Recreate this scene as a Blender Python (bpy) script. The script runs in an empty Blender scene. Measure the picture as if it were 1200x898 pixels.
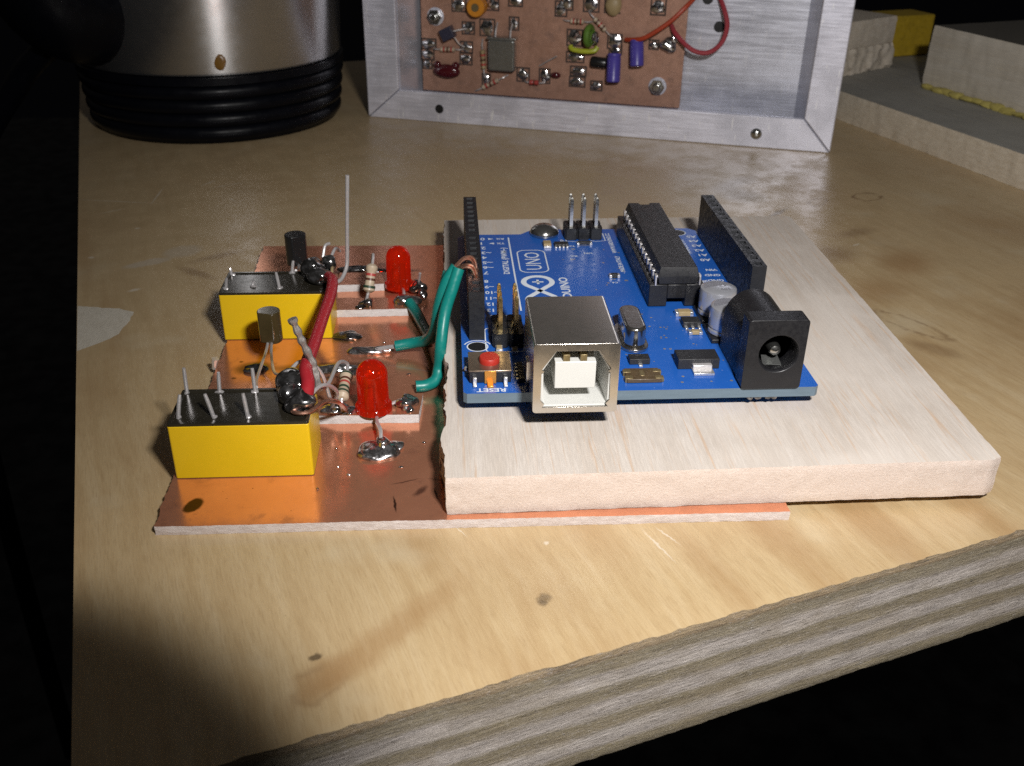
import bpy, bmesh, math, random
from mathutils import Matrix, Vector, noise as mn

# one Blender unit is one millimetre; z = 0 is the top face of the blue circuit board
TZ = -11.1            # bench top
CZ = -9.65            # top face of the copper board
WZ = -3.6             # top face of the pale wooden base
SC = bpy.context.scene
COL = SC.collection
ROOT = {}
rnd = random.Random(7)

# ------------------------------------------------------------------ materials
def nodes_of(name):
    m = bpy.data.materials.new(name)
    m.use_nodes = True
    nt = m.node_tree
    b = nt.nodes['Principled BSDF']
    return m, nt, b

def N(nt, kind, **kw):
    n = nt.nodes.new(kind)
    for k, v in kw.items():
        if k in n.inputs.keys() if hasattr(n.inputs, 'keys') else False:
            n.inputs[k].default_value = v
        else:
            setattr(n, k, v)
    return n

def L(nt, a, b): nt.links.new(a, b)

def mathn(nt, op, a, b=None, clamp=False):
    n = nt.nodes.new('ShaderNodeMath'); n.operation = op; n.use_clamp = clamp
    for i, v in enumerate((a, b)):
        if v is None: continue
        if isinstance(v, (int, float)): n.inputs[i].default_value = v
        else: L(nt, v, n.inputs[i])
    return n.outputs[0]

def mix(nt, fac, a, b, mode='MIX'):
    n = nt.nodes.new('ShaderNodeMix'); n.data_type = 'RGBA'; n.blend_type = mode
    for sock, v in ((n.inputs[0], fac), (n.inputs[6], a), (n.inputs[7], b)):
        if isinstance(v, (int, float)): sock.default_value = v
        elif isinstance(v, (tuple, list)): sock.default_value = (*v[:3], 1)
        else: L(nt, v, sock)
    return n.outputs[2]

def objco(nt):
    return nt.nodes.new('ShaderNodeTexCoord').outputs['Object']

def noise(nt, co, scale, detail=3.0, rough=0.55, stretch=None, rot=None, dist=0.0):
    if stretch or rot:
        mp = nt.nodes.new('ShaderNodeMapping'); L(nt, co, mp.inputs[0])
        if rot: mp.inputs['Rotation'].default_value = rot
        if stretch: mp.inputs['Scale'].default_value = stretch
        co = mp.outputs[0]
    n = nt.nodes.new('ShaderNodeTexNoise'); L(nt, co, n.inputs['Vector'])
    n.inputs['Scale'].default_value = scale; n.inputs['Detail'].default_value = detail
    n.inputs['Roughness'].default_value = rough; n.inputs['Distortion'].default_value = dist
    return n.outputs['Fac']

def ramp(nt, fac, stops):
    r = nt.nodes.new('ShaderNodeValToRGB')
    el = r.color_ramp.elements
    while len(el) < len(stops): el.new(0.5)
    for e, (p, c) in zip(el, stops):
        e.position = p
        e.color = (*c, 1) if isinstance(c, (tuple, list)) else (c, c, c, 1)
    L(nt, fac, r.inputs[0])
    return r.outputs[0]

def maprange(nt, v, a, b, c=0.0, d=1.0, smooth=True):
    n = nt.nodes.new('ShaderNodeMapRange')
    n.interpolation_type = 'SMOOTHSTEP' if smooth else 'LINEAR'
    L(nt, v, n.inputs[0])
    for i, x in enumerate((a, b, c, d)): n.inputs[i + 1].default_value = x
    return n.outputs[0]

def bump(nt, bsdf, h, strength=0.3, dist=0.1):
    n = nt.nodes.new('ShaderNodeBump')
    n.inputs['Strength'].default_value = strength; n.inputs['Distance'].default_value = dist
    L(nt, h, n.inputs['Height']); L(nt, n.outputs[0], bsdf.inputs['Normal'])

def ell(nt, co, c, r, ang=0.0, soft=0.35, ring=None):
    """mask of an ellipse lying in the xy plane of the object"""
    mp = nt.nodes.new('ShaderNodeMapping'); mp.vector_type = 'TEXTURE'
    mp.inputs['Location'].default_value = (c[0], c[1], 0)
    mp.inputs['Rotation'].default_value = (0, 0, ang)
    mp.inputs['Scale'].default_value = (r[0], r[1], 1e4)
    L(nt, co, mp.inputs[0])
    ln = nt.nodes.new('ShaderNodeVectorMath'); ln.operation = 'LENGTH'; L(nt, mp.outputs[0], ln.inputs[0])
    v = ln.outputs['Value']
    if ring:
        return maprange(nt, mathn(nt, 'ABSOLUTE', mathn(nt, 'SUBTRACT', v, 1.0)), 0.0, ring, 1.0, 0.0)
    return maprange(nt, v, 1 - soft, 1 + soft, 1.0, 0.0)

def warp(nt, co, scale, amt):
    n = nt.nodes.new('ShaderNodeTexNoise'); n.inputs['Scale'].default_value = scale; n.inputs['Detail'].default_value = 3
    L(nt, co, n.inputs['Vector'])
    s = nt.nodes.new('ShaderNodeVectorMath'); s.operation = 'SUBTRACT'; L(nt, n.outputs['Color'], s.inputs[0]); s.inputs[1].default_value = (.5, .5, .5)
    k = nt.nodes.new('ShaderNodeVectorMath'); k.operation = 'SCALE'; L(nt, s.outputs[0], k.inputs[0]); k.inputs['Scale'].default_value = amt
    a = nt.nodes.new('ShaderNodeVectorMath'); a.operation = 'ADD'; L(nt, co, a.inputs[0]); L(nt, k.outputs[0], a.inputs[1])
    return a.outputs[0]

def pm(name, col, rough=0.5, metal=0.0, var=0.18, vs=0.6, bp=0.0, bs=3.0, spec=0.5, rv=0.12, stretch=None,
       coat=0.0, trans=0.0, ior=1.5, aniso=0.0, dirt=0.0, sss=0.0):
    m, nt, b = nodes_of(name)
    co = objco(nt)
    f = noise(nt, co, vs, 4, 0.6, stretch)
    c = mix(nt, f, [x * (1 - var) for x in col], [min(1, x * (1 + var)) for x in col])
    if dirt:
        d = ramp(nt, noise(nt, co, vs * 2.7, 5, 0.7), [(0.5, 0.0), (0.72, 1.0)])
        c = mix(nt, mathn(nt, 'MULTIPLY', d, dirt), c, [x * 0.25 for x in col])
    L(nt, c, b.inputs['Base Color'])
    rr = maprange(nt, noise(nt, co, vs * 3.1, 3), 0.3, 0.7, max(0.02, rough - rv * rough * 2), min(1, rough + rv * rough * 2))
    L(nt, rr, b.inputs['Roughness'])
    b.inputs['Metallic'].default_value = metal
    b.inputs['Specular IOR Level'].default_value = spec
    b.inputs['Coat Weight'].default_value = coat
    b.inputs['Coat Roughness'].default_value = 0.08
    b.inputs['Transmission Weight'].default_value = trans
    b.inputs['IOR'].default_value = ior
    if aniso:
        b.inputs['Anisotropic'].default_value = aniso
        t = nt.nodes.new('ShaderNodeTangent'); t.direction_type = 'RADIAL'; t.axis = 'Z'
        L(nt, t.outputs[0], b.inputs['Tangent']); b.inputs['Anisotropic Rotation'].default_value = .25
    if sss:
        b.inputs['Subsurface Weight'].default_value = sss
        b.inputs['Subsurface Radius'].default_value = (1.0, .5, .3)
    if bp: bump(nt, b, noise(nt, co, bs, 4, 0.6, stretch), bp, 0.15)
    return m

# --- bench plywood: varnished veneer on top, bare plies on the sawn edge
def mat_veneer():
    m, nt, b = nodes_of('bench_veneer')
    co = objco(nt)
    w = warp(nt, co, 0.02, 9)
    grain = noise(nt, w, 0.5, 6, 0.62, (1.0, 0.055, 1.0))
    fine = noise(nt, co, 4.5, 6, 0.7, (1.0, 0.07, 1.0))
    blot = noise(nt, co, 0.03, 4, 0.62, (1.0, 0.55, 1.0))
    c = ramp(nt, grain, [(0.25, (0.43, 0.30, 0.155)), (0.5, (0.50, 0.37, 0.205)), (0.75, (0.55, 0.425, 0.255))])
    c = mix(nt, maprange(nt, fine, 0.42, 0.72, 0.0, 0.5), c, (0.33, 0.22, 0.11))
    pore = ramp(nt, noise(nt, co, 2.6, 3, .6, (1.0, .045, 1.0)), [(.66, 0.0), (.72, 1.0)])
    c = mix(nt, mathn(nt, 'MULTIPLY', pore, .35), c, (.24, .145, .065))
    c = mix(nt, maprange(nt, blot, 0.46, 0.72, 0.0, 0.6), c, (0.33, 0.205, 0.095))
    c = mix(nt, maprange(nt, noise(nt, co, 0.055, 3), 0.55, 0.75, 0.0, 0.5), c, (0.56, 0.47, 0.32))
    # the far half is tinted lighter tan, its sheen put into the colour
    sp = nt.nodes.new('ShaderNodeSeparateXYZ'); L(nt, co, sp.inputs[0])
    far = maprange(nt, sp.outputs['Y'], 40, 170, 0.0, 0.5)
    c = mix(nt, far, c, (0.53, 0.40, 0.235))
    wc = warp(nt, co, 0.35, 2.2)
    wf = warp(nt, co, 1.2, 0.8)
    D = (0.17, 0.09, 0.04); B = (0.30, 0.16, 0.06); P = (0.52, 0.47, 0.40); K = (0.07, 0.045, 0.025)
    marks = [  # centre, radii, angle, colour, amount, soft, ring
        ((35, 11.5), (12.5, 2.0), 0.50, B, .45, .7, None), ((27, 7.8), (3.4, 2.3), 0.5, B, .5, .6, None), ((26.4, 7.2), (3.3, 2.2), .5, D, .22, .5, .3),
        ((26.8, 11.3), (.7, .5), .3, K, .8, .4, None), ((55.3, 11.0), (1.0, .75), .6, K, .62, .5, None), ((54.9, 10.3), (.5, .6), .2, K, .5, .5, None),
        ((199, 125), (4.0, 2.9), .0, D, .75, .3, .22), ((183.6, 126.1), (3.8, 1.9), .5, D, .5, .3, .3),
        ((171.8, 147.3), (7.5, 3.0), .4, K, .38, .8, None), ((167.7, 138), (5.0, 6.0), .2, K, .42, .7, None),
        ((168, 122), (5.6, .7), .5, K, .5, .5, None), ((154, 58), (2.4, 8.0), .3, D, .5, .45, .3), ((151, 48), (2.0, 5.0), .5, D, .4, .6, None),
        ((164, 94), (5.0, 4.0), .1, D, .45, .8, None), ((176, 84), (7.0, 5.0), .5, B, .55, .8, None), ((160, 74), (8, 5.0), .2, B, .45, .8, None), ((195, 60), (9, 4.0), .2, B, .45, .8, None),
        ((178, 104), (5, 2.0), .1, D, .4, .8, None),
        ((17.5, 142.5), (5.0, 1.8), .25, P, .5, .3, None), ((25.5, 146.8), (4.2, 3.4), .3, P, .4, .3, None),
        ((32, 141), (5, 1.5), .3, D, .4, .7, None), ((27, 133), (1.3, 5), .6, D, .45, .6, None),
        ((9, 112), (1.6, 16), .05, B, .3, .8, None), ((5, 160), (1.8, 22), .0, B, .3, .8, None), ((66, 30), (3.5, 16), .06, B, .35, .8, None), ((90, 20), (2.6, 24), .0, B, .5, .7, None), ((104, 14), (3.2, 22), .02, B, .45, .7, None), ((78, 8), (2.0, 10), .05, B, .35, .7, None),
        ((120, 10), (2.2, 20), .02, B, .35, .7, None), ((44, 34), (3, 12), .1, B, .3, .8, None),
        ((215, 95), (9, 14), .3, B, .35, .8, None), ((190, 40), (14, 6), .3, P, .22, .8, None), ((150, 150), (40, 14), .3, (.5, .45, .38), .3, .8, None),
    ]
    for cc, r, a, colr, amt, soft, ring in marks:
        msk = ell(nt, wc if max(r) > 3 else wf, cc, r, a, soft, ring)
        if ring: msk = mathn(nt, 'MULTIPLY', msk, maprange(nt, noise(nt, co, .33, 3, .6), .38, .6, .1, 1.0))
        c = mix(nt, mathn(nt, 'MULTIPLY', msk, amt), c, colr)
    S = (0.72, 0.66, 0.56)
    for cc, r, a in (((13.2, 188.5), (9.5, .17), -.49), ((23.3, 189.4), (5.6, .2), 1.26), ((37.2, 196.2), (2.3, .3), .67), ((42, 192.6), (4, .16), .22),
                     ((73.8, 15), (.16, 3.0), .1), ((76, 16.5), (.12, 2.0), .25), ((60, 21), (.35, .35), 0), ((172.7, 97.2), (1.1, .3), .3),
                     ((17, 166), (.6, .4), 0), ((6.3, 150), (.6, .5), 0), ((14, 128), (1.2, .6), .3), ((200, 70), (1.5, .25), .4), ((185, 55), (3.5, .16), .9), ((192, 48), (5, .14), .8), ((3, 122), (3, .2), .1), ((12, 181), (3, .15), .3),
                     ((168, 32), (4, .2), .9), ((172, 38), (2, .2), .6), ((48, 33), (2.4, .15), .5), ((50, 28), (.1, 1.8), .3), ((41, 180), (1.5, .2), 1.9)):
        c = mix(nt, mathn(nt, 'MULTIPLY', ell(nt, wf, cc, r, a, .6), 0.55), c, S)
    sp1 = ramp(nt, noise(nt, co, 1.5, 2, 0.8), [(0.745, 0.0), (0.78, 1.0)])
    c = mix(nt, mathn(nt, 'MULTIPLY', sp1, 0.5), c, K)
    sp2 = ramp(nt, noise(nt, wf, 1.9, 2, 0.8), [(0.765, 0.0), (0.79, 1.0)])
    c = mix(nt, mathn(nt, 'MULTIPLY', sp2, 0.45), c, S)
    L(nt, c, b.inputs['Base Color'])
    L(nt, maprange(nt, noise(nt, co, 0.12, 4, .7), 0.35, 0.7, 0.26, 0.46), b.inputs['Roughness'])
    b.inputs['Specular IOR Level'].default_value = 0.68
    h = mathn(nt, 'ADD', mathn(nt, 'MULTIPLY', fine, 1.0), mathn(nt, 'MULTIPLY', noise(nt, co, 2.0, 5, .7), 0.6))
    bump(nt, b, h, 0.16, 0.12)
    return m

def mat_ply():
    m, nt, b = nodes_of('bench_ply_edge')
    co = objco(nt)
    sp = nt.nodes.new('ShaderNodeSeparateXYZ'); L(nt, warp(nt, co, 0.09, .7), sp.inputs[0])
    z = mathn(nt, 'ADD', mathn(nt, 'DIVIDE', sp.outputs['Z'], 18.0), 1.0)
    z = mathn(nt, 'ADD', z, mathn(nt, 'MULTIPLY', mathn(nt, 'SUBTRACT', noise(nt, co, 0.5, 4, .6, (.16, 1, 1)), .5), 0.045))
    o = (0.285, 0.24, 0.16); g = (0.50, 0.445, 0.405); t = (0.40, 0.30, 0.185)
    k_ = (.12, .085, .055)
    fea = noise(nt, co, 2.2, 7, .75, (.06, 1, 1))
    z = mathn(nt, 'ADD', z, mathn(nt, 'MULTIPLY', mathn(nt, 'SUBTRACT', fea, .5), .12))
    c = ramp(nt, z, [(0.0, o), (.10, (.31, .26, .17)), (.15, g), (.24, (.60, .54, .49)), (.30, (.34, .28, .19)), (.39, o), (.43, (.56, .50, .455)), (.52, g), (.57, (.33, .275, .19)), (.65, o),
                     (.69, (.58, .52, .47)), (.79, g), (.84, (.33, .28, .20)), (.925, o), (.94, (.24, .17, .10)), (.955, t), (1.0, t)])
    mp = nt.nodes.new('ShaderNodeMapping'); mp.inputs['Rotation'].default_value = (0, .035, 0); L(nt, co, mp.inputs[0]); cr = mp.outputs[0]
    st = noise(nt, cr, 2.6, 8, 0.72, (.09, 1, 1))
    st2 = noise(nt, cr, 6.5, 6, 0.8, (.22, 1, 1))
    chip = ramp(nt, noise(nt, cr, 1.5, 4, .7, (.2, 1, 1)), [(.60, 0.0), (.68, 1.0)])
    c = mix(nt, mathn(nt, 'MULTIPLY', chip, .5), c, (.52, .48, .47))
    pit = ramp(nt, noise(nt, cr, 2.1, 4, .7, (.16, 1, 1)), [(.62, 0.0), (.69, 1.0)])
    c = mix(nt, mathn(nt, 'MULTIPLY', pit, .6), c, (.10, .08, .06))
    c = mix(nt, maprange(nt, st, 0.28, 0.62, 0.6, 0.0), c, (.13, .105, .08))
    c = mix(nt, maprange(nt, st2, 0.52, 0.70, 0.0, 0.7), c, (.70, .65, .63))
    c = mix(nt, maprange(nt, noise(nt, co, 0.12, 3), .45, .7, 0, .3), c, (.28, .22, .14))
    L(nt, c, b.inputs['Base Color'])
    b.inputs['Roughness'].default_value = 0.72
    b.inputs['Specular IOR Level'].default_value = 0.3
    h = mathn(nt, 'ADD', mathn(nt, 'MULTIPLY', st, 1.2), st2)
    bump(nt, b, mathn(nt, 'ADD', h, mathn(nt, 'MULTIPLY', pit, -.6)), 0.8, 0.3)
    return m

def mat_grain(name, lo, hi, streak, rough=0.65, rot=0.0, fs=2.6):
    m, nt, b = nodes_of(name)
    co = objco(nt)
    mp = nt.nodes.new('ShaderNodeMapping'); mp.inputs['Rotation'].default_value = (0, 0, rot); L(nt, co, mp.inputs[0]); co2 = mp.outputs[0]
    g = noise(nt, warp(nt, co2, .03, 3), 0.42, 5, .6, (1, .035, 1))
    f = noise(nt, co2, fs * 1.9, 6, .75, (1, .05, 1))
    s = noise(nt, warp(nt, co2, .05, 1), 1.9, 4, .6, (1, .022, 1))
    c = mix(nt, maprange(nt, g, .25, .75), lo, hi)
    c = mix(nt, maprange(nt, s, .55, .68, 0, .7), c, streak)
    c = mix(nt, maprange(nt, f, .35, .7, .42, 0), c, [x * .62 for x in lo])
    c = mix(nt, maprange(nt, noise(nt, co, .05, 3), .45, .7, 0, .4), c, [min(1, x * 1.1) for x in hi])
    L(nt, c, b.inputs['Base Color'])
    b.inputs['Roughness'].default_value = rough
    b.inputs['Specular IOR Level'].default_value = 0.35
    bump(nt, b, mathn(nt, 'ADD', f, mathn(nt, 'MULTIPLY', noise(nt, co, 4, 4, .7), .6)), 0.35, 0.14)
    return m

def mat_endgrain(name, a, bcol, sc=1.6, stretch=(.5, .5, 1)):
    m, nt, b = nodes_of(name)
    co = objco(nt)
    f = noise(nt, co, sc, 6, .75, stretch)
    f2 = noise(nt, co, sc * 3.5, 3, .7)
    c = mix(nt, maprange(nt, f, .25, .75), a, bcol)
    c = mix(nt, maprange(nt, f2, .58, .74, 0, .6), c, [min(1, x * 1.25) for x in bcol])
    c = mix(nt, maprange(nt, f2, .42, .26, 0, .55), c, [x * .6 for x in a])
    L(nt, c, b.inputs['Base Color'])
    b.inputs['Roughness'].default_value = .8
    b.inputs['Specular IOR Level'].default_value = .25
    bump(nt, b, mathn(nt, 'ADD', f, f2), .5, .25)
    return m

def mat_copper(name, base, rough=.27, metal=.72, marks=(), oxide=.5):
    m, nt, b = nodes_of(name)
    co = objco(nt)
    c = mix(nt, noise(nt, co, .14, 4, .6), [x * .78 for x in base], [min(1, x * 1.15) for x in base])
    ox = maprange(nt, noise(nt, warp(nt, co, .3, 2), .35, 5, .65), .52, .74, 0, oxide)
    c = mix(nt, ox, c, (base[0] * .42, base[1] * .45, base[2] * .5))
    for cc, r, a, colr, amt, soft in marks:
        c = mix(nt, mathn(nt, 'MULTIPLY', ell(nt, warp(nt, co, .9, .5), cc, r, a, soft), amt), c, colr)
    dots = ramp(nt, noise(nt, co, 1.3, 2, .8), [(.735, 0.0), (.765, 1.0)])
    c = mix(nt, mathn(nt, 'MULTIPLY', dots, .7), c, (.03, .012, .01))
    L(nt, c, b.inputs['Base Color'])
    b.inputs['Metallic'].default_value = metal
    rr = maprange(nt, noise(nt, co, .5, 5, .7), .3, .75, rough * .8, rough * 1.45)
    L(nt, mathn(nt, 'ADD', rr, mathn(nt, 'MULTIPLY', ox, .2)), b.inputs['Roughness'])
    bump(nt, b, mathn(nt, 'ADD', noise(nt, co, 5, 3, .6, (1, .1, 1)), noise(nt, co, .4, 3)), .06, .06)
    return m

def mat_solder(name='solder', k=1.0):
    m, nt, b = nodes_of(name)
    co = objco(nt)
    f = noise(nt, co, .9, 4, .65)
    c = mix(nt, maprange(nt, f, .42, .62), (.34 * k, .33 * k, .32 * k), (.80 * k, .79 * k, .81 * k))
    L(nt, c, b.inputs['Base Color'])
    b.inputs['Metallic'].default_value = .95
    L(nt, maprange(nt, noise(nt, co, .9, 3), .35, .7, .08, .26), b.inputs['Roughness'])
    bump(nt, b, noise(nt, co, .7, 2, .5), .16, .2)
    return m

def mat_alu(name, k=.62, rough=.36, metal=.75, tint=(.93, .935, 1.07), stretch=(.06, 1, 1), scr=.8):
    m, nt, b = nodes_of(name)
    co = objco(nt)
    f = noise(nt, co, 1.6, 4, .65, stretch)
    bl = noise(nt, co, .07, 4, .6)
    c = mix(nt, maprange(nt, f, .3, .7), [k * .90 * t for t in tint], [min(1, k * 1.07 * t) for t in tint])
    c = mix(nt, maprange(nt, bl, .4, .65, 0, .6), c, [k * .62 * t for t in tint])
    s1 = ramp(nt, noise(nt, co, .8, 2, .6, (1.1, 1.1, .12), (0, .95, 0)), [(.665, 0.0), (.69, 1.0)])
    s2 = ramp(nt, noise(nt, co, 1.1, 2, .6, (1, 1, .14), (0, 1.35, 0)), [(.67, 0.0), (.69, 1.0)])
    c = mix(nt, mathn(nt, 'MULTIPLY', mathn(nt, 'MAXIMUM', s1, s2), scr), c, (.97, .97, 1))
    dk = ramp(nt, noise(nt, co, .6, 3, .7), [(.69, 0.0), (.74, 1.0)])
    c = mix(nt, mathn(nt, 'MULTIPLY', dk, .35), c, (.2, .2, .24))
    L(nt, c, b.inputs['Base Color'])
    b.inputs['Metallic'].default_value = metal
    L(nt, maprange(nt, f, .3, .7, rough * .8, rough * 1.25), b.inputs['Roughness'])
    bump(nt, b, f, .12, .1)
    return m

M = {}
M['veneer'] = mat_veneer()
M['ply'] = mat_ply()
M['base_top'] = mat_grain('pale_wood_face', (.60, .525, .455), (.70, .635, .575), (.62, .42, .27))
M['base_end'] = mat_endgrain('pale_wood_end_grain', (.66, .54, .465), (.75, .645, .575), 3.4, (.55, .55, 1.0))
M['patch'] = mat_endgrain('bare_patch_wood', (.52, .475, .39), (.62, .575, .49), .9, (1, .3, 1))
M['char'] = pm('burnt_wood', (.05, .035, .03), .8, var=.5, vs=2)
M['plank_top'] = mat_grain('weathered_grey_face', (.31, .30, .275), (.38, .37, .34), (.30, .26, .20), .7)
M['plank_edge'] = mat_endgrain('plank_edge', (.54, .46, .35), (.68, .61, .50), 1.0, (.5, .3, 1))
M['block_face'] = mat_grain('offcut_face', (.56, .50, .41), (.66, .61, .53), (.6, .52, .4), .7, 0, 1.6)
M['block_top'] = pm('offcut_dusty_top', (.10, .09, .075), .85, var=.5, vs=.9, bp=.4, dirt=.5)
M['offcut'] = mat_endgrain('offcut_end_grain', (.56, .48, .38), (.72, .65, .56), .7, (.35, .35, 1.2))
M['glue'] = pm('yellow_glue', (.50, .42, .12), .5, var=.3, vs=.5, bp=.3)
M['yellow_paint'] = pm('yellow_paint', (.46, .31, .02), .6, var=.3, vs=.3, dirt=.4)
M['copper'] = mat_copper('copper_clad', (.95, .40, .235), .18, .78, oxide=.40, marks=[
    ((-37.6, -12.6), (1.15, 1.75), -.35, (.045, .022, .005), .96, .18),
    ((-9.9, -13.6), (.16, 1.7), .15, (.03, .012, .01), .9, .5), ((-6.4, -10.6), (.5, 1.3), -.6, (.06, .02, .02), .7, .6), ((-4.2, -11.4), (.14, 1.2), .2, (.03, .012, .01), .8, .5),
    ((-1.6, -11.2), (.14, 1.1), -.4, (.03, .012, .01), .8, .5), ((-8.6, -8.2), (1.8, .14), .3, (.06, .02, .02), .6, .5), ((-3.8, -8.0), (1.5, .14), -.3, (.06, .02, .02), .5, .5),
    ((-36, 27.6), (3.2, 2.2), .2, (.03, .02, .008), .75, .4), ((-24, 27.5), (9, 1.5), .05, (.03, .02, .008), .7, .5), ((-21, 38.6), (2.6, 1.6), .2, (.22, .15, .02), .7, .5),
    ((-18, 70.5), (9, 1.6), .02, (.03, .025, .02), .9, .35), ((-37, 60), (3, 5), .2, (.06, .03, .03), .8, .6), ((-38.5, 30), (.4, .3), 0, (.08, .03, .01), .8, .5), ((-38.8, 24), (.45, .35), 0, (.08, .03, .01), .8, .5), ((-38.9, 19), (.45, .3), 0, (.08, .03, .01), .8, .5),
    ((-8, 26), (5, .25), -.35, (.66, .42, .38), .5, .6), ((-6, 38), (3, .2), .1, (.66, .42, .38), .4, .6)])
M['fr4'] = mat_endgrain('glass_fibre_edge', (.52, .44, .41), (.70, .64, .62), 1.5, (.35, .35, 1.4))
M['strip_side'] = mat_endgrain('white_fibre_edge', (.66, .60, .58), (.80, .76, .74), 2.0, (.5, .5, 1))
M['relay'] = pm('yellow_plastic', (.86, .55, .012), .34, var=.05, vs=.25, spec=.4, bp=.03, bs=1)
M['potting'] = pm('dark_resin', (.022, .019, .013), .20, var=.6, vs=.25, bp=.12, bs=.35, spec=.55, rv=.06)
M['solder'] = mat_solder()
M['solder_lump'] = mat_solder('dark_glossy_solder', .5)
M['solder_dark'] = mat_solder('flux_darkened_solder', .42)
M['tin'] = pm('tinned_wire', (.72, .69, .69), .3, .6, var=.15, vs=1.5, bp=.12, bs=2)
M['dull_lead'] = pm('dull_twisted_lead', (.34, .31, .29), .5, .6, var=.35, vs=1.5, bp=.5, bs=2.4)
M['copper_wire'] = pm('bare_copper_strands', (.85, .45, .32), .3, .95, var=.15, vs=3)
M['red_ins'] = pm('red_insulation', (.36, .018, .026), .42, var=.14, vs=.5, bp=.06)
M['green_ins'] = pm('green_insulation', (.006, .19, .165), .34, var=.12, vs=.5, bp=.05)
M['red_btn'] = pm('red_plastic', (.42, .028, .018), .45, var=.06)
M['tan_body'] = pm('resistor_body', (.50, .40, .29), .38, var=.12, vs=1)
M['tan2'] = pm('tan_ceramic', (.36, .27, .14), .5, var=.2, vs=2)
M['band_brown'] = pm('brown_band', (.10, .035, .02), .4)
M['band_red'] = pm('red_band', (.42, .06, .05), .4)
M['band_dark'] = pm('dark_green_band', (.02, .05, .03), .4)
M['smoke'] = pm('smoky_brown_plastic', (.055, .04, .016), .2, var=.3, vs=.5, spec=.6, coat=.3)
M['black_gloss'] = pm('black_epoxy', (.012, .012, .013), .25, var=.3, vs=.7, bp=.08)
M['black'] = pm('black_plastic', (.012, .012, .014), .42, var=.25, vs=.5, bp=.08, bs=2)
M['chip'] = pm('chip_epoxy', (.019, .019, .021), .52, var=.2, vs=.5, bp=.16, bs=5)
M['hdr'] = pm('header_plastic', (.011, .012, .015), .5, var=.2, vs=.5, bp=.06, bs=2)
M['hdr_hole'] = pm('header_cavity', (.004, .004, .005), .5)
M['contact'] = pm('contact_metal', (.22, .22, .25), .35, .8, var=.2, vs=3)
M['usb'] = pm('nickel_shell', (.66, .62, .56), .22, .95, var=.04, vs=.2, rv=.05)
M['white_pl'] = pm('white_plastic', (.64, .64, .61), .4, var=.04, vs=.5, sss=.0)
M['brass'] = pm('brass_contact', (.26, .20, .10), .4, .6, var=.4, vs=1.4)
M['gold'] = pm('gold_pin', (.62, .47, .22), .26, .95, var=.12, vs=1)
M['steel'] = pm('steel', (.52, .52, .50), .2, .97, var=.12, vs=.7, bp=.05)
M['can'] = pm('aluminium_can', (.56, .57, .62), .24, .6, var=.06, vs=.4)
M['can_mark'] = pm('capacitor_print', (.24, .24, .27), .45, .4, var=.3, vs=1.5)
M['xtal'] = pm('crystal_can', (.50, .48, .45), .17, .97, var=.1, vs=.5, bp=.03)
M['silk'] = pm('white_print', (.72, .77, .84), .55, var=.1, vs=2)
M['pad'] = pm('tinned_pad', (.72, .71, .70), .28, .8, var=.2, vs=2)
M['fuse'] = pm('brown_fuse', (.09, .06, .03), .4, var=.6, vs=1.6, dirt=.4)
M['brown_metal'] = pm('brown_plated_plate', (.30, .23, .17), .32, .8, var=.25, vs=.8)
M['orange_metal'] = pm('orange_terminal', (.66, .30, .06), .35, .7, var=.2, vs=2)
M['alu'] = mat_alu('aluminium_frame', .88, .38, .45)
M['alu_panel'] = mat_alu('aluminium_panel', .86, .30, .5, (.92, .94, 1.06), (.05, 1, 1), .4)
M['copper2'] = mat_copper('old_copper_clad', (.46, .26, .185), .42, .35, oxide=.6)
M['xtal2'] = pm('dull_crystal_can', (.33, .34, .33), .3, .85, var=.15, vs=.6)
M['purple'] = pm('purple_sleeve', (.085, .065, .36), .35, var=.2, vs=.6)
M['orange'] = pm('orange_plastic', (.62, .24, .02), .42, var=.1)
M['maroon'] = pm('maroon_dip', (.075, .008, .012), .16, var=.3, vs=.4, coat=.3)
M['slate'] = pm('slate_plastic', (.03, .03, .055), .45)
M['green_ring'] = pm('green_ferrite', (.10, .20, .03), .35, var=.4, vs=.5)
M['lime'] = pm('lime_ferrite', (.42, .46, .03), .35, var=.3, vs=.5)
M['orange_ins'] = pm('orange_red_insulation', (.42, .055, .02), .4)
M['pink_ins'] = pm('pinkish_red_insulation', (.36, .045, .06), .4)
M['mug'] = pm('brushed_steel', (.60, .60, .61), .30, .95, var=.06, vs=.1, rv=.04, aniso=.85, stretch=(1, 1, 6))
M['rubber'] = pm('black_rubber', (.003, .0034, .0055), .36, var=.3, vs=.1, spec=.13)
M['drip'] = pm('dried_coffee_drip', (.20, .10, .02), .3)
M['floor'] = pm('dark_floor', (.003, .003, .004), .9, var=.4, vs=.01)

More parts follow.
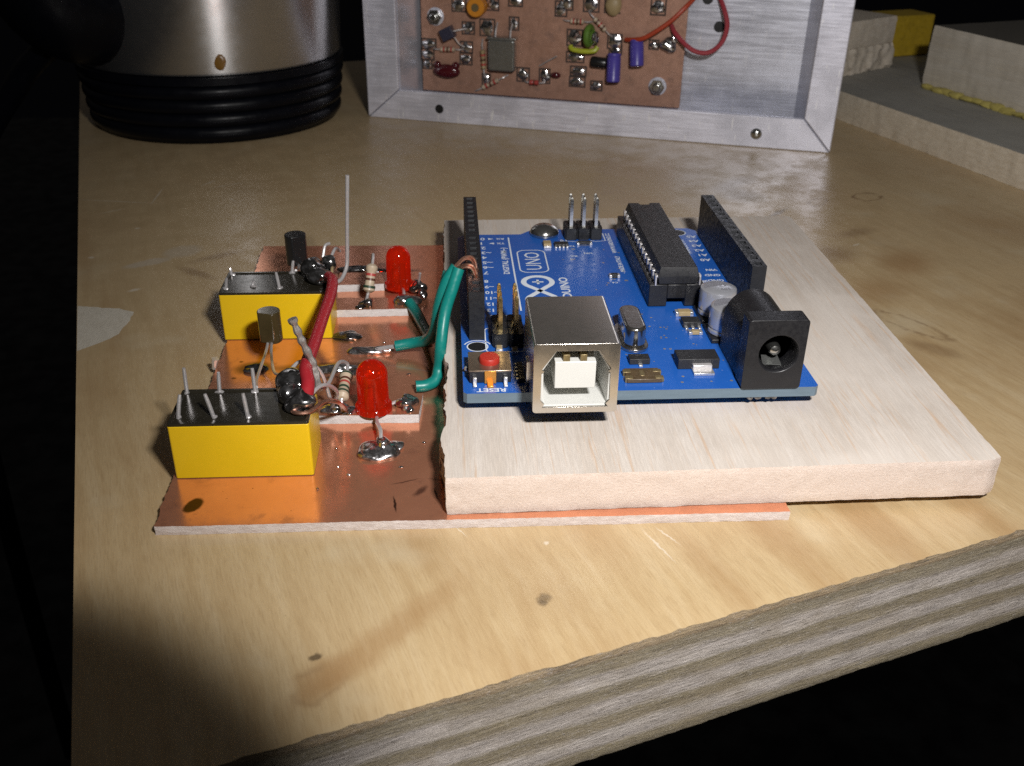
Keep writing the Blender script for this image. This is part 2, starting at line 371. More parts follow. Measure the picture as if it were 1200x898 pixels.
def mat_pcb():
    m, nt, b = nodes_of('blue_solder_mask')
    co = objco(nt)
    f = noise(nt, co, .12, 4, .6)
    c = mix(nt, f, (.013, .092, .40), (.018, .122, .50))
    # faint copper traces under the mask
    br = nt.nodes.new('ShaderNodeTexVoronoi'); br.distance = 'MANHATTAN'; br.feature = 'DISTANCE_TO_EDGE'; br.inputs['Scale'].default_value = .24; L(nt, co, br.inputs['Vector'])
    tr = maprange(nt, br.outputs['Distance'], .02, .05, .14, 0.0, False)
    c = mix(nt, tr, c, (.02, .13, .48))
    d = ramp(nt, noise(nt, co, 1.6, 2, .8), [(.72, 0.0), (.75, 1.0)])
    c = mix(nt, mathn(nt, 'MULTIPLY', d, .6), c, (.35, .42, .55))
    L(nt, c, b.inputs['Base Color'])
    L(nt, maprange(nt, noise(nt, co, .6, 4, .7), .35, .7, .26, .42), b.inputs['Roughness'])
    b.inputs['Specular IOR Level'].default_value = .5
    bump(nt, b, mathn(nt, 'ADD', tr, noise(nt, co, 3, 2)), .05, .05)
    return m
M['pcb'] = mat_pcb()
M['pcb_edge'] = pm('blue_board_edge', (.125, .175, .22), .45, var=.2, vs=.9, stretch=(.4, .4, 2.0))

def mat_led():
    """tinted clear epoxy: fresnel gloss over a body that lets red light through and scatters some of it"""
    m, nt, b = nodes_of('red_epoxy')
    nt.nodes.remove(b)
    co = objco(nt)
    out = nt.nodes['Material Output']
    c = mix(nt, noise(nt, co, .35, 3), (1.0, .030, .006), (1.0, .075, .014))
    tr = nt.nodes.new('ShaderNodeBsdfTransparent'); tr.inputs['Color'].default_value = (1.0, .17, .05, 1)
    gl = nt.nodes.new('ShaderNodeBsdfRefraction'); gl.inputs['Color'].default_value = (1.0, .05, .015, 1); gl.inputs['IOR'].default_value = 1.5; gl.inputs['Roughness'].default_value = .03
    tl = nt.nodes.new('ShaderNodeBsdfTranslucent'); L(nt, c, tl.inputs['Color'])
    df = nt.nodes.new('ShaderNodeBsdfDiffuse'); L(nt, c, df.inputs['Color'])
    gs = nt.nodes.new('ShaderNodeBsdfGlossy'); gs.inputs['Roughness'].default_value = .06
    def ms(f, x, y):
        n = nt.nodes.new('ShaderNodeMixShader')
        if isinstance(f, float): n.inputs[0].default_value = f
        else: L(nt, f, n.inputs[0])
        L(nt, x.outputs[0], n.inputs[1]); L(nt, y.outputs[0], n.inputs[2]); return n
    clear = ms(.15, tr, gl)
    milky = ms(.25, tl, df)
    body = ms(.33, clear, milky)
    fr = nt.nodes.new('ShaderNodeFresnel'); fr.inputs['IOR'].default_value = 1.5
    # weak red emission added, standing in for flash light caught in the epoxy
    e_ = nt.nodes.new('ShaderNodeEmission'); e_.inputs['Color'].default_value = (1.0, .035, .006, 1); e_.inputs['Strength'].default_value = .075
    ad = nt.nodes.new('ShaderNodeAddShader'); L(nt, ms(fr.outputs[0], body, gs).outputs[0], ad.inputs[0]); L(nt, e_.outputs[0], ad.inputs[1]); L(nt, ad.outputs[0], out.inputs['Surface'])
    return m
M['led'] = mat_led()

# ------------------------------------------------------------------ mesh kit
class MB:
    def __init__(s, mats):
        s.bm = bmesh.new(); s.mats = [M[k] for k in (mats if isinstance(mats, (list, tuple)) else [mats])]
    def f(s, vs, mi=0, smooth=False):
        try:
            fc = s.bm.faces.new(vs)
        except ValueError:
            return None
        fc.material_index = mi; fc.smooth = smooth
        return fc
    def v(s, p, T=None):
        p = Vector(p)
        return s.bm.verts.new(T @ p if T else p)
    def box(s, a, b, mi=0, T=None):
        x0, y0, z0 = a; x1, y1, z1 = b
        v = [s.v(p, T) for p in ((x0, y0, z0), (x1, y0, z0), (x1, y1, z0), (x0, y1, z0), (x0, y0, z1), (x1, y0, z1), (x1, y1, z1), (x0, y1, z1))]
        for q in ((3, 2, 1, 0), (4, 5, 6, 7), (0, 1, 5, 4), (1, 2, 6, 5), (2, 3, 7, 6), (3, 0, 4, 7)): s.f([v[i] for i in q], mi)
        return s
    def prism(s, pts, z0, z1, mi=0, T=None, side=None, smooth=False):
        n = len(pts)
        lo = [s.v((x, y, z0), T) for x, y in pts]; hi = [s.v((x, y, z1), T) for x, y in pts]
        s.f(lo[::-1], mi); s.f(hi, mi)
        for i in range(n): s.f([lo[i], lo[(i + 1) % n], hi[(i + 1) % n], hi[i]], mi if side is None else side, smooth)
        return s
    def flat(s, pts, z, mi=0, T=None):
        s.f([s.v((x, y, z), T) for x, y in pts], mi); return s
    def tube(s, pts, r, seg=10, mi=0, sub=6, cap=True):
        P = spline(pts, sub) if sub > 1 else [Vector(p) for p in pts]
        n = len(P)
        R = r if callable(r) else (lambda t: r)
        up = Vector((0, 0, 1))
        t0 = (P[1] - P[0]).normalized()
        if abs(t0.dot(up)) > .9: up = Vector((0, 1, 0))
        nrm = (up - t0 * up.dot(t0)).normalized()
        rings = []
        for i in range(n):
            t = (P[min(i + 1, n - 1)] - P[max(i - 1, 0)]).normalized()
            nrm = (nrm - t * nrm.dot(t)).normalized(); bn = t.cross(nrm)
            rr = R(i / (n - 1))
            rings.append([s.v(P[i] + (nrm * math.cos(a) + bn * math.sin(a)) * rr) for a in (2 * math.pi * k / seg for k in range(seg))])
        for i in range(n - 1):
            for k in range(seg): s.f([rings[i][k], rings[i][(k + 1) % seg], rings[i + 1][(k + 1) % seg], rings[i + 1][k]], mi, True)
        if cap:
            s.f(rings[0][::-1], mi); s.f(rings[-1], mi)
        return s
    def lathe(s, prof, T=None, seg=32, mi=0, smooth=True):
        rings = []
        for r, z in prof:
            if r < 1e-6: rings.append([s.v((0, 0, z), T)])
            else: rings.append([s.v((r * math.cos(2 * math.pi * k / seg), r * math.sin(2 * math.pi * k / seg), z), T) for k in range(seg)])
        for i in range(len(rings) - 1):
            a, b = rings[i], rings[i + 1]
            for k in range(seg):
                k2 = (k + 1) % seg
                if len(a) == 1 and len(b) == 1: continue
                if len(a) == 1: s.f([a[0], b[k2], b[k]], mi, smooth)
                elif len(b) == 1: s.f([a[k], a[k2], b[0]], mi, smooth)
                else: s.f([a[k], a[k2], b[k2], b[k]], mi, smooth)
        if len(rings[0]) > 1: s.f(rings[0][::-1], mi)
        if len(rings[-1]) > 1: s.f(rings[-1], mi)
        return s
    def blob(s, c, r, amp=.18, seed=0, mi=0, sub=3, freq=.9, T=None):
        g = bmesh.ops.create_icosphere(s.bm, subdivisions=sub, radius=1)
        c = Vector(c); r = Vector(r if isinstance(r, (tuple, list)) else (r, r, r))
        o = Vector((seed * 3.7, seed * 1.3, seed * 2.1))
        for v in g['verts']:
            d = v.co.copy()
            k = 1 + amp * 2 * mn.noise(d * freq + o)
            p = Vector((d.x * r.x, d.y * r.y, d.z * r.z)) * k
            v.co = (T @ (p + c)) if T else (p + c)
            for fc in v.link_faces: fc.material_index = mi; fc.smooth = True
        return s
    def mesh(s, me, T, mi=0):
        n0 = len(s.bm.faces); v0 = len(s.bm.verts)
        s.bm.from_mesh(me)
        s.bm.verts.ensure_lookup_table(); s.bm.faces.ensure_lookup_table()
        for v in s.bm.verts[v0:]: v.co = T @ v.co
        for fc in s.bm.faces[n0:]: fc.material_index = mi
        return s
    def build(s, name, parent=None, bevel=0, seg=2, local=False, loc=None, recalc=True, angle=35):
        if recalc: bmesh.ops.recalc_face_normals(s.bm, faces=s.bm.faces[:])
        Mx = None
        if parent is not None and not local:
            r = parent
            while r.parent: r = r.parent
            Mx = ROOT[r].inverted()
        elif loc is not None:
            Mx = Matrix.Translation(loc).inverted()
        if Mx is not None: s.bm.transform(Mx)
        me = bpy.data.meshes.new(name); s.bm.to_mesh(me); s.bm.free()
        for m in s.mats: me.materials.append(m)
        if hasattr(me, 'set_sharp_from_angle'): me.set_sharp_from_angle(angle=math.radians(angle))
        o = bpy.data.objects.new(name, me); COL.objects.link(o)
        if parent is not None: o.parent = parent
        elif loc is not None: o.location = loc; ROOT[o] = Matrix.Translation(loc)
        if bevel:
            bv = o.modifiers.new('bevel', 'BEVEL'); bv.width = bevel; bv.segments = seg; bv.limit_method = 'ANGLE'; bv.angle_limit = math.radians(40)
            bv.harden_normals = False
        return o

def spline(pts, sub):
    P = [Vector(p) for p in pts]
    if len(P) < 3: return [P[0].lerp(P[-1], i / sub) for i in range(sub + 1)]
    Q = [P[0] * 2 - P[1]] + P + [P[-1] * 2 - P[-2]]
    out = []
    for i in range(1, len(Q) - 2):
        a, b, c, d = Q[i - 1:i + 3]
        for k in range(sub):
            t = k / sub
            out.append(.5 * ((2 * b) + (c - a) * t + (2 * a - 5 * b + 4 * c - d) * t * t + (3 * b - a - 3 * c + d) * t ** 3))
    out.append(P[-1])
    return out

def tag(o, label=None, cat=None, group=None, kind=None):
    for k, v in (('label', label), ('category', cat), ('group', group), ('kind', kind)):
        if v: o[k] = v
    return o

def thing(name, label, cat, loc, rz=0.0, group=None):
    o = bpy.data.objects.new(name, None); COL.objects.link(o)
    o.empty_display_size = 3
    o.location = loc; o.rotation_euler = (0, 0, rz)
    ROOT[o] = Matrix.Translation(loc) @ Matrix.Rotation(rz, 4, 'Z')
    return tag(o, label, cat, group)

def plate_hole(mb, outer, inner, z, T, mi=0):
    """flat plate with one hole; returns the two loops of vertices"""
    vo = [mb.v((x, y, z), T) for x, y in outer]; vi = [mb.v((x, y, z), T) for x, y in inner]
    es = [mb.bm.edges.new((l[i], l[(i + 1) % len(l)])) for l in (vo, vi) for i in range(len(l))]
    g = bmesh.ops.triangle_fill(mb.bm, edges=es, use_beauty=True, use_dissolve=False)
    for fc in g['geom']:
        if isinstance(fc, bmesh.types.BMFace): fc.material_index = mi
    return vo, vi

def bridge(mb, a, b, mi=0, smooth=False):
    n = len(a)
    for i in range(n): mb.f([a[i], a[(i + 1) % n], b[(i + 1) % n], b[i]], mi, smooth)

def rrect(x0, y0, x1, y1, r, n=4):
    out = []
    for cx, cy, a0 in ((x1 - r, y0 + r, -90), (x1 - r, y1 - r, 0), (x0 + r, y1 - r, 90), (x0 + r, y0 + r, 180)):
        for i in range(n + 1):
            a = math.radians(a0 + 90 * i / n); out.append((cx + r * math.cos(a), cy + r * math.sin(a)))
    return out

def circ(cx, cy, r, n=24, ry=None):
    return [(cx + r * math.cos(2 * math.pi * k / n), cy + (ry or r) * math.sin(2 * math.pi * k / n)) for k in range(n)]

def resample(pts, step):
    out = []
    n = len(pts)
    for i in range(n):
        a, b = Vector(pts[i]), Vector(pts[(i + 1) % n])
        k = max(1, int((b - a).length / step))
        out += [a.lerp(b, j / k) for j in range(k)]
    return out

def slab(mb, outline, z0, z1, step=.6, rows=5, amp=lambda x, y: .08, top=0, side=1, ease=.12, freq=.8, smooth=True, seed=0.0, sidemat=None):
    """board with rough sawn edges: every ring of the edge wanders a little"""
    P = resample(outline, step); n = len(P)
    nr = []
    for i in range(n):
        t = (P[(i + 1) % n] - P[i - 1]).normalized(); nr.append(Vector((t.y, -t.x)))
    rings = []
    for j in range(rows + 1):
        z = z0 + (z1 - z0) * j / rows
        ring = []
        for i in range(n):
            a = amp(P[i].x, P[i].y)
            k = mn.noise(Vector((P[i].x * freq, P[i].y * freq, z * 1.1 + seed))) * a + mn.noise(Vector((P[i].x * .2, P[i].y * .2, z * .3 + seed))) * a
            e = -ease if j in (0, rows) else 0
            q = P[i] + nr[i] * (k + e)
            ring.append(mb.v((q.x, q.y, z + (mn.noise(Vector((q.x * .7, q.y * .7, 5))) * a * .5 if j in (0,) else 0))))
        rings.append(ring)
    for j in range(rows):
        for i in range(n):
            mi = side if sidemat is None else sidemat(P[i].x, P[i].y, j)
            mb.f([rings[j][i], rings[j][(i + 1) % n], rings[j + 1][(i + 1) % n], rings[j + 1][i]], mi, smooth)
    mb.f(rings[0][::-1], top); mb.f(rings[-1], top)
    return mb

def text_mesh(s, size):
    cu = bpy.data.curves.new('t', 'FONT'); cu.body = s; cu.size = size; cu.resolution_u = 2; cu.offset = size * .022 if size < 3 else 0
    o = bpy.data.objects.new('t', cu); COL.objects.link(o)
    dg = bpy.context.evaluated_depsgraph_get(); dg.update()
    me = bpy.data.meshes.new_from_object(o.evaluated_get(dg))
    bpy.data.objects.remove(o); bpy.data.curves.remove(cu)
    return me

def put_text(mb, s, size, x, y, z, mode='up', align='c', mi=0, wscale=1.0):
    """mode 'up': reads towards +y with glyph tops towards -x; 'flip': reads towards -x with tops towards -y"""
    me = text_mesh(s, size)
    if not me.vertices: return
    xs = [v.co.x for v in me.vertices]; ys = [v.co.y for v in me.vertices]
    w0, w1 = min(xs), max(xs)
    ox = {'c': (w0 + w1) / 2, 'l': w0, 'r': w1}[align]; oy = (min(ys) + max(ys)) / 2
    rot = Matrix.Rotation(math.pi / 2 if mode == 'up' else math.pi, 4, 'Z')
    T = Matrix.Translation((x, y, z)) @ rot @ Matrix.Diagonal((wscale, 1, 1, 1)) @ Matrix.Translation((-ox, -oy, 0))
    mb.mesh(me, T, mi); bpy.data.meshes.remove(me)

# ------------------------------------------------------------------ bench
BA = math.radians(18.36)
bench = thing('plywood_workbench', 'thick plywood bench top with worn varnish and raw layered front edge', 'workbench', (-39.8, -60.2, TZ), BA)
mb = MB(['veneer', 'ply'])
W_, D_, TH = 330.0, 345.0, 18.0
nx, nzr = 520, 26
grid = []
for j in range(nzr + 1):
    z = -TH + TH * j / nzr
    row = []
    for i in range(nx + 1):
        x = .6 + (W_ - .6) * i / nx
        y = .14 * mn.noise(Vector((x * .12, z * .9, 1.0))) + .10 * mn.noise(Vector((x * 1.1, z * 2.2, 4.0)))
        if z > -1.3: y += max(0, mn.noise(Vector((x * .45, 3.3, 7))) * 1.1 + mn.noise(Vector((x * 1.7, 1.3, 2))) * .6 + .15) * (1 + z / 1.3) * .38
        if j == 0: y += .25
        row.append(mb.v((x, y, z)))
    grid.append(row)
for j in range(nzr):
    for i in range(nx): mb.f([grid[j][i], grid[j][i + 1], grid[j + 1][i + 1], grid[j + 1][i]], 1, True)
bl = [mb.v((W_, D_, 0)), mb.v((7.2, D_, 0))]; bb = [mb.v((W_, D_, -TH)), mb.v((7.2, D_, -TH))]
mb.f(grid[-1] + bl, 0); mb.f(grid[0][::-1] + [bb[1], bb[0]], 1)
mb.f([bl[0], bb[0], bb[1], bl[1]], 1)
mb.f([r[0] for r in grid] + [bl[1], bb[1]], 1); mb.f([r[-1] for r in grid][::-1] + [bb[0], bl[0]], 1)
mb.build('bench_top', bench, local=True, recalc=True)

k = MB(['patch']); pp = resample([(3.05, 123.8), (7.6, 121.0), (10.7, 119.4), (13.3, 116.7), (11.9, 112.2), (9.9, 107.4), (6.8, 104.8), (4.1, 103.6), (2.65, 102.9)], 1.0)
pp = [(x + .35 * mn.noise(Vector((x * .8, y * .8, 1))) * (x > 3.3), y + .35 * mn.noise(Vector((x * .8, y * .8, 6)))) for x, y in pp]
k.flat(pp, .02); k.build('bare_patch', bench, local=True)['label'] = 'pale torn patch where the veneer is missing'

# ------------------------------------------------------------------ copper board with relays
relay_board = thing('relay_board', 'bare copper board carrying two yellow relays and two red indicator lamps', 'circuit board', (0, 0, TZ))
mb = MB(['copper', 'fr4'])
slab(mb, [(-41.9, -17.3), (44.8, -17.9), (44.6, 84.6), (-43.4, 86.2)], TZ + .02, CZ, .5, 4, lambda x, y: .10 if x > -41 else .26, ease=.03, freq=1.6)
mb.build('copper_sheet', relay_board)

def strip(pts, z1=CZ + 1.5):
    m_ = MB(['copper', 'strip_side'])
    slab(m_, pts, CZ, z1, .4, 3, lambda x, y: .10, ease=.02, freq=1.8)
    return m_.build('strip_board', relay_board)
strip([(-24.4, 8.3), (-7.0, 8.05), (-6.4, 14.9), (-24.4, 14.9)])
strip([(-24.2, 47.8), (-8.4, 48.0), (-8.3, 53.2), (-24.2, 53.6)])
strip([(-24.6, 59.8), (-15.2, 60.3), (-8.4, 60.6), (-8.2, 66.5), (-24.6, 66.5)])

def relay(x0, x1, y0, y1, zt, pins):
    b = MB(['relay'])
    b.prism(rrect(x0, y0, x1, y1, .35, 3), CZ + .03, zt - .42)
    rel = b.build('relay', relay_board, bevel=.12)
    p = MB(['potting'])
    # cup rim and resin fill
    vo = rrect(x0 + .03, y0 + .03, x1 - .03, y1 - .03, .33, 3); vi = rrect(x0 + .55, y0 + .55, x1 - .55, y1 - .55, .3, 3)
    a, i_ = plate_hole(p, vo, vi, zt, None)
    lo = [p.v((x, y, zt - .42)) for x, y in vo]; bridge(p, lo, a)
    fl = [p.v((x, y, zt - .22)) for x, y in vi]; bridge(p, i_, fl); p.f(fl)
    p.build('resin_face', rel, bevel=.06)
    for b_, t_ in pins:
        q = MB(['tin']); b_ = Vector(b_); t_ = Vector(t_)
        d = (t_ - b_)
        q.tube([b_ - Vector((0, 0, .3)), b_ + d * .5, t_], lambda t: .30 if t < .9 else .24, 8, sub=2)
        q.blob(b_ + Vector((.1 * math.sin(b_.x * 9), 0, -.2)), (.55 + .2 * math.sin(b_.x * 5), .5, .3), .25, int(b_.x * 13 + b_.y * 7), 0, 2)
        q.build('relay_pin', rel)
    return rel
P1 = [((-40.4, -3.7, -.5), (-40.0, -2.6, 2.3)), ((-35.4, -3.9, -.5), (-36.3, -3.4, 2.8)), ((-30.6, -4.1, -.5), (-31.0, -3.5, 2.8)),
      ((-40.7, 3.2, -.5), (-40.6, 3.3, 3.4)), ((-36.0, 3.3, -.5), (-35.8, 3.5, 2.5)), ((-30.8, 3.2, -.5), (-30.8, 3.3, 3.1))]
relay(-41.5, -21.85, -6.05, 3.95, -.5, P1)
P2 = [((-42.2, 41.2, -.3), (-42.5, 43.9, .35)), ((-37.6, 42.0, -.3), (-37.4, 42.9, .1)), ((-32.6, 41.1, -.3), (-33.4, 43.6, 1.5)),
      ((-42.4, 47.8, -.3), (-42.6, 48.0, .7)), ((-31.3, 48.2, -.3), (-30.9, 48.6, 1.8))]
relay(-43.1, -23.5, 38.7, 48.6, -.3, P2)

# heavy solder lumps on the relay tops and joints on the copper
def joint(name, specs, mat='solder', par=relay_board):
    b = MB([mat])
    for i, (c, r, amp, seed) in enumerate(specs): b.blob(c, r, amp * .85, seed, 0, 4)
    return b.build(name, par, recalc=False)
joint('solder_lump', [((-25.2, 3.2, 1.0), (2.3, 2.9, 2.0), .22, 1), ((-23.6, -2.0, .6), (2.3, 2.2, 1.5), .22, 2), ((-25.3, .6, .6), (1.8, 2.4, 1.6), .2, 3)], 'solder_lump')
joint('solder_lump', [((-27.0, 47.3, .9), (2.2, 2.6, 1.9), .22, 4), ((-25.4, 43.4, .7), (2.2, 2.0, 1.6), .2, 5), ((-24.6, 49.6, .9), (1.5, 1.3, 1.3), .25, 6)], 'solder_lump')
joint('solder_joint', [((-13.0, -.3, CZ + .2), (3.0, 2.7, 1.0), .22, 11), ((-12.2, .4, CZ + 1.1), (1.4, 1.3, .8), .3, 12), ((-10.3, 1.0, CZ + .4), (1.2, 1.1, .6), .3, 13)])
joint('solder_joint', [((-20.9, 39.4, CZ + .1), (2.4, 2.1, .6), .25, 14)], 'solder_dark')
joint('solder_joint', [((-17.2, 32.7, CZ + .3), (3.4, 1.1, .8), .22, 15), ((-14.0, 32.7, CZ + .5), (2.0, .7, .7), .22, 16)])
joint('solder_joint', [((-20.4, 9.9, CZ + 1.7), (2.0, 1.4, .9), .3, 17), ((-18.3, 9.6, CZ + 1.6), (1.3, 1.2, .7), .3, 18)])
joint('solder_joint', [((-9.0, 11.2, CZ + 1.9), (1.8, 1.7, 1.4), .32, 19), ((-8.8, 9.6, CZ + 1.7), (.9, .9, .8), .3, 20)])
joint('solder_joint', [((-22.3, 25.8, CZ + .3), (5.0, 1.4, 1.0), .28, 21), ((-16.8, 24.8, CZ + .2), (3.4, 1.1, .8), .28, 22)])
joint('solder_joint', [((-35.5, 26.8, CZ + .2), (2.2, 1.6, .8), .3, 23)], 'solder_dark')
joint('solder_joint', [((-17.9, 49.6, CZ + 1.9), (1.3, 1.1, 1.0), .3, 24), ((-19.2, 49.0, CZ + 1.6), (.9, .7, .5), .3, 34)], 'solder_dark')
joint('solder_joint', [((-10.4, 50.6, CZ + 2.0), (2.4, 1.8, 1.1), .3, 25), ((-9.2, 49.3, CZ + 1.7), (1.4, 1.1, .7), .3, 26)])
joint('solder_joint', [((-8.0, 58.0, CZ + 1.6), (1.5, 1.3, 1.6), .35, 27), ((-7.2, 55.4, CZ + 1.0), (.8, 1.0, 1.0), .35, 28)], 'solder_dark')
joint('solder_joint', [((-20.5, 70.3, CZ + .3), (4.6, 1.2, .9), .28, 29)], 'solder_dark')

# red lamps (LED)
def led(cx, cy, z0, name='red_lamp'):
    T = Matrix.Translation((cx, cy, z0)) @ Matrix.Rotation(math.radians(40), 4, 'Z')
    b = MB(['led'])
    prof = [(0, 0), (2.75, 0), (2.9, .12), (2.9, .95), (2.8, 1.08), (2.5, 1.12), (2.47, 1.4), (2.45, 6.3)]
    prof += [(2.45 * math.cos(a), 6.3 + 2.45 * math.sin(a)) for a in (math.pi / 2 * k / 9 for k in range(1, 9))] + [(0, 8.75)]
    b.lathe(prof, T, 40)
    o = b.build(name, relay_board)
    f_ = MB(['pad'])
    f_.prism([(-1.5, -.3), (-.25, -.3), (-.25, .3), (-1.5, .3)], .3, 4.2, T=T)
    f_.lathe([(0, 4.3), (.35, 4.3), (.95, 5.0), (.85, 5.0), (.3, 4.6), (0, 4.6)], T @ Matrix.Translation((-.5, 0, 0)), 16)
    f_.prism([(.25, -.3), (1.4, -.3), (1.4, .3), (.25, .3)], .3, 4.9, T=T)
    f_.build('lead_frame', o)
    return o
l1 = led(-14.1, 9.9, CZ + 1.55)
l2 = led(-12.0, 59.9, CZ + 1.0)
b = MB(['tin']); b.tube([(-13.6, 8.0, CZ + 1.5), (-13.3, 5.2, CZ + 2.0), (-12.6, 2.2, CZ + 2.2), (-12.6, .2, CZ + 1.0)], .3, 8); b.build('lamp_lead', l1)
b = MB(['tin']); b.tube([(-12.6, 10.5, CZ + 1.5), (-10.5, 11.0, CZ + 2.2), (-9.2, 11.2, CZ + 1.8)], .3, 8); b.build('lamp_lead', l1)
b = MB(['tin']); b.tube([(-11.4, 58.9, CZ + 1.0), (-10.9, 54.5, CZ + 2.4), (-10.6, 51.2, CZ + 2.2)], .3, 8); b.build('lamp_lead', l2)
b = MB(['tin']); b.tube([(-9.8, 59.8, CZ + 1.2), (-8.2, 58.4, CZ + 2.2), (-7.6, 57.2, CZ + 5.0)], .25, 8); b.build('lamp_lead', l2)

# resistors
def resistor(a, c, bands, rad=1.05, ends=()):
    a, c = Vector(a), Vector(c); ax = (c - a); Ln = ax.length
    q = ax.to_track_quat('Z', 'Y'); T = Matrix.Translation(a) @ q.to_matrix().to_4x4()
    b = MB(['tan_body'] )
    b.lathe([(0, 0), (.5 * rad, .05), (rad, .5), (rad, 1.2), (.82 * rad, 1.6), (.82 * rad, Ln - 1.6), (rad, Ln - 1.2), (rad, Ln - .5), (.5 * rad, Ln - .05), (0, Ln)], T, 20)
    o = b.build('resistor', relay_board)
    for z, mk, w in bands:
        rr = (rad if z < 1.3 or z > Ln - 1.3 else .82 * rad) + .03
        k = MB([mk]); k.lathe([(rr - .1, z), (rr, z), (rr, z + w), (rr - .1, z + w)], T, 20); k.build('colour_band', o)
    for pts in ends:
        k = MB(['tin']); k.tube(pts, .3, 8); k.build('resistor_lead', o)
    return o
resistor((-18.9, 8.7, -5.4), (-18.6, 15.2, -4.4), [(1.0, 'band_dark', .4), (2.2, 'band_dark', .5), (3.4, 'band_red', .5), (4.3, 'band_brown', .5), (5.6, 'band_dark', .4)],
         ends=[[(-18.9, 8.8, -5.4), (-19.0, 8.2, -6.2), (-19.0, 9.0, -7.6)], [(-18.6, 15.1, -4.4), (-18.6, 17.0, -3.6), (-19.6, 13.5, -1.6), (-20.4, 6.5, -1.4), (-21.4, 3.2, -.6), (-22.6, 2.0, .4)]])
resistor((-17.6, 51.9, -6.4), (-16.7, 54.3, -1.3), [(.9, 'band_dark', .5), (2.4, 'band_brown', .45), (3.3, 'band_red', .5), (4.4, 'band_brown', .4)], 1.15,
         ends=[[(-17.6, 52, -6.3), (-17.9, 50.6, -7.2), (-17.9, 49.7, -7.8)], [(-16.7, 54.3, -1.4), (-16.5, 54.9, -.1), (-16.7, 56.2, -.5), (-17.6, 59, -6)]])

# small plastic sensors on stalks
def transistor(cx, cy, z0, h, r, ang, mat, leads):
    T = Matrix.Translation((cx, cy, z0)) @ Matrix.Rotation(ang, 4, 'Z')
    pts = [(r * math.cos(math.radians(a)), r * math.sin(math.radians(a))) for a in range(-50, 231, 14)]
    b = MB([mat]); b.prism(pts, 0, h, T=T, smooth=True)
    o = b.build('transistor', relay_board, bevel=.18)
    for p in leads:
        k = MB(['tin']); k.tube(p, .25, 8); k.build('transistor_lead', o)
    return o
transistor(-31.9, 59.6, -3.2, 6.2, 2.1, .5, 'black_gloss', [
    [(-32.6, 59.2, -3.1), (-32.4, 55, -2.6), (-31.4, 48.5, -.3)], [(-31.6, 59.0, -3.1), (-30.9, 53, -2.0), (-30.6, 48.6, -.2)], [(-31.2, 59.2, -3.1), (-29.6, 54, -1.0), (-28.4, 49.5, .2)]])
transistor(-32.5, 28.2, -4.6, 5.6, 1.95, -.3, 'smoke', [
    [(-33.0, 27.8, -4.5), (-32.8, 23, -4.6), (-32.2, 12, -3.2), (-30.6, 3.6, -.2)], [(-32.4, 27.8, -4.5), (-31.6, 22, -4.2), (-29.6, 13, -2.8), (-26.6, 6.0, .6)], [(-32.8, 28.4, -4.5), (-34.2, 27.6, -8.0), (-35.2, 27.0, CZ + .3)]])
# leads and jumpers
b = MB(['red_ins']); b.tube([(-22.6, -2.2, .8), (-22.5, .6, 2.0), (-23.2, 4.5, 2.6), (-23.0, 12, 2.2), (-22.7, 22, 2.1), (-22.3, 31, 2.2), (-22.6, 38, 2.0), (-23.6, 41.8, 1.3)], 1.0, 14, sub=8); b.build('red_jumper_wire', relay_board)
b = MB(['dull_lead']); b.tube([(-21.2, 2.2, -.2), (-21.8, 4.2, 1.6), (-22.4, 5, 3.6), (-23.3, 5, 6.0), (-23.9, 5, 8.0), (-24.6, 5.1, 10.2)], lambda t: .55 + .1 * math.sin(t * 40) + (.12 if t > .93 else 0), 9, sub=8); b.build('stiff_lead', relay_board)
b = MB(['tin']); b.tube([(-23.4, 40.5, .6), (-22.0, 41.4, .5), (-21.3, 42.6, .8), (-20.6, 44.2, 2.2), (-20.35, 44.7, 4.5), (-20.0, 44.8, 10), (-19.35, 44.9, 19.2)], .36, 10, sub=8); b.build('upright_wire', relay_board)
b = MB(['copper_wire']); b.tube([(-24.8, -1.5, -.3), (-24.2, -4.0, -.1), (-22.1, -4.0, -.2), (-20.2, -1.1, -.2), (-18.6, 1.2, -1.6), (-18.3, 7.5, -6.5), (-18.5, 9.0, -7.6)], .32, 8, sub=7); b.build('bare_copper_lead', relay_board)
for p in ([(-26.4, 6.0, .6), (-24.5, 8.6, 1.4), (-22.0, 10.0, -1.2), (-20.6, 10.0, -7.4)], [(-24.4, 50.2, 1.0), (-23.4, 52.4, 2.6), (-22.7, 53.6, 1.6)], [(-25.6, 50.4, 1.6), (-25.2, 51.8, 3.4), (-24.4, 52.6, 3.6)],
          [(-22.4, -1.6, .8), (-21.0, .8, 1.2), (-19.9, 3.0, .2), (-19.2, 6.4, -3.0), (-20.6, 9.4, -7.2)]):
    b = MB(['tin']); b.tube(p, .3, 8); b.build('bare_lead', relay_board)
for i, (x, y) in enumerate(((-18.6, -4.1), (-16.9, -6.2), (-9.4, -4.6), (-19.3, .8), (-6.1, 2.0), (-9.0, 24.0), (-5.4, 36.5), (-13.9, 36.2), (-27.5, 33.0), (-21.0, -9.5))):
    b = MB(['solder']); b.blob((x, y, CZ + .12), (.22 + .1 * (i % 3), .2, .16), .2, i, 0, 2); b.build('solder_drop', relay_board, recalc=False)
b = MB(['tan2']); b.tube([(-23.6, 48.6, .2), (-23.5, 46, 1.2), (-23.3, 43, .2)], .28, 8); b.build('bare_lead', relay_board)
b = MB(['tin']); b.tube([(-42.9, 27.9, CZ - .2), (-42.7, 27.9, CZ + .8), (-42.45, 27.9, CZ + 1.8)], lambda t: .35 + .3 * t, 8, sub=3); b.build('edge_pin', relay_board)

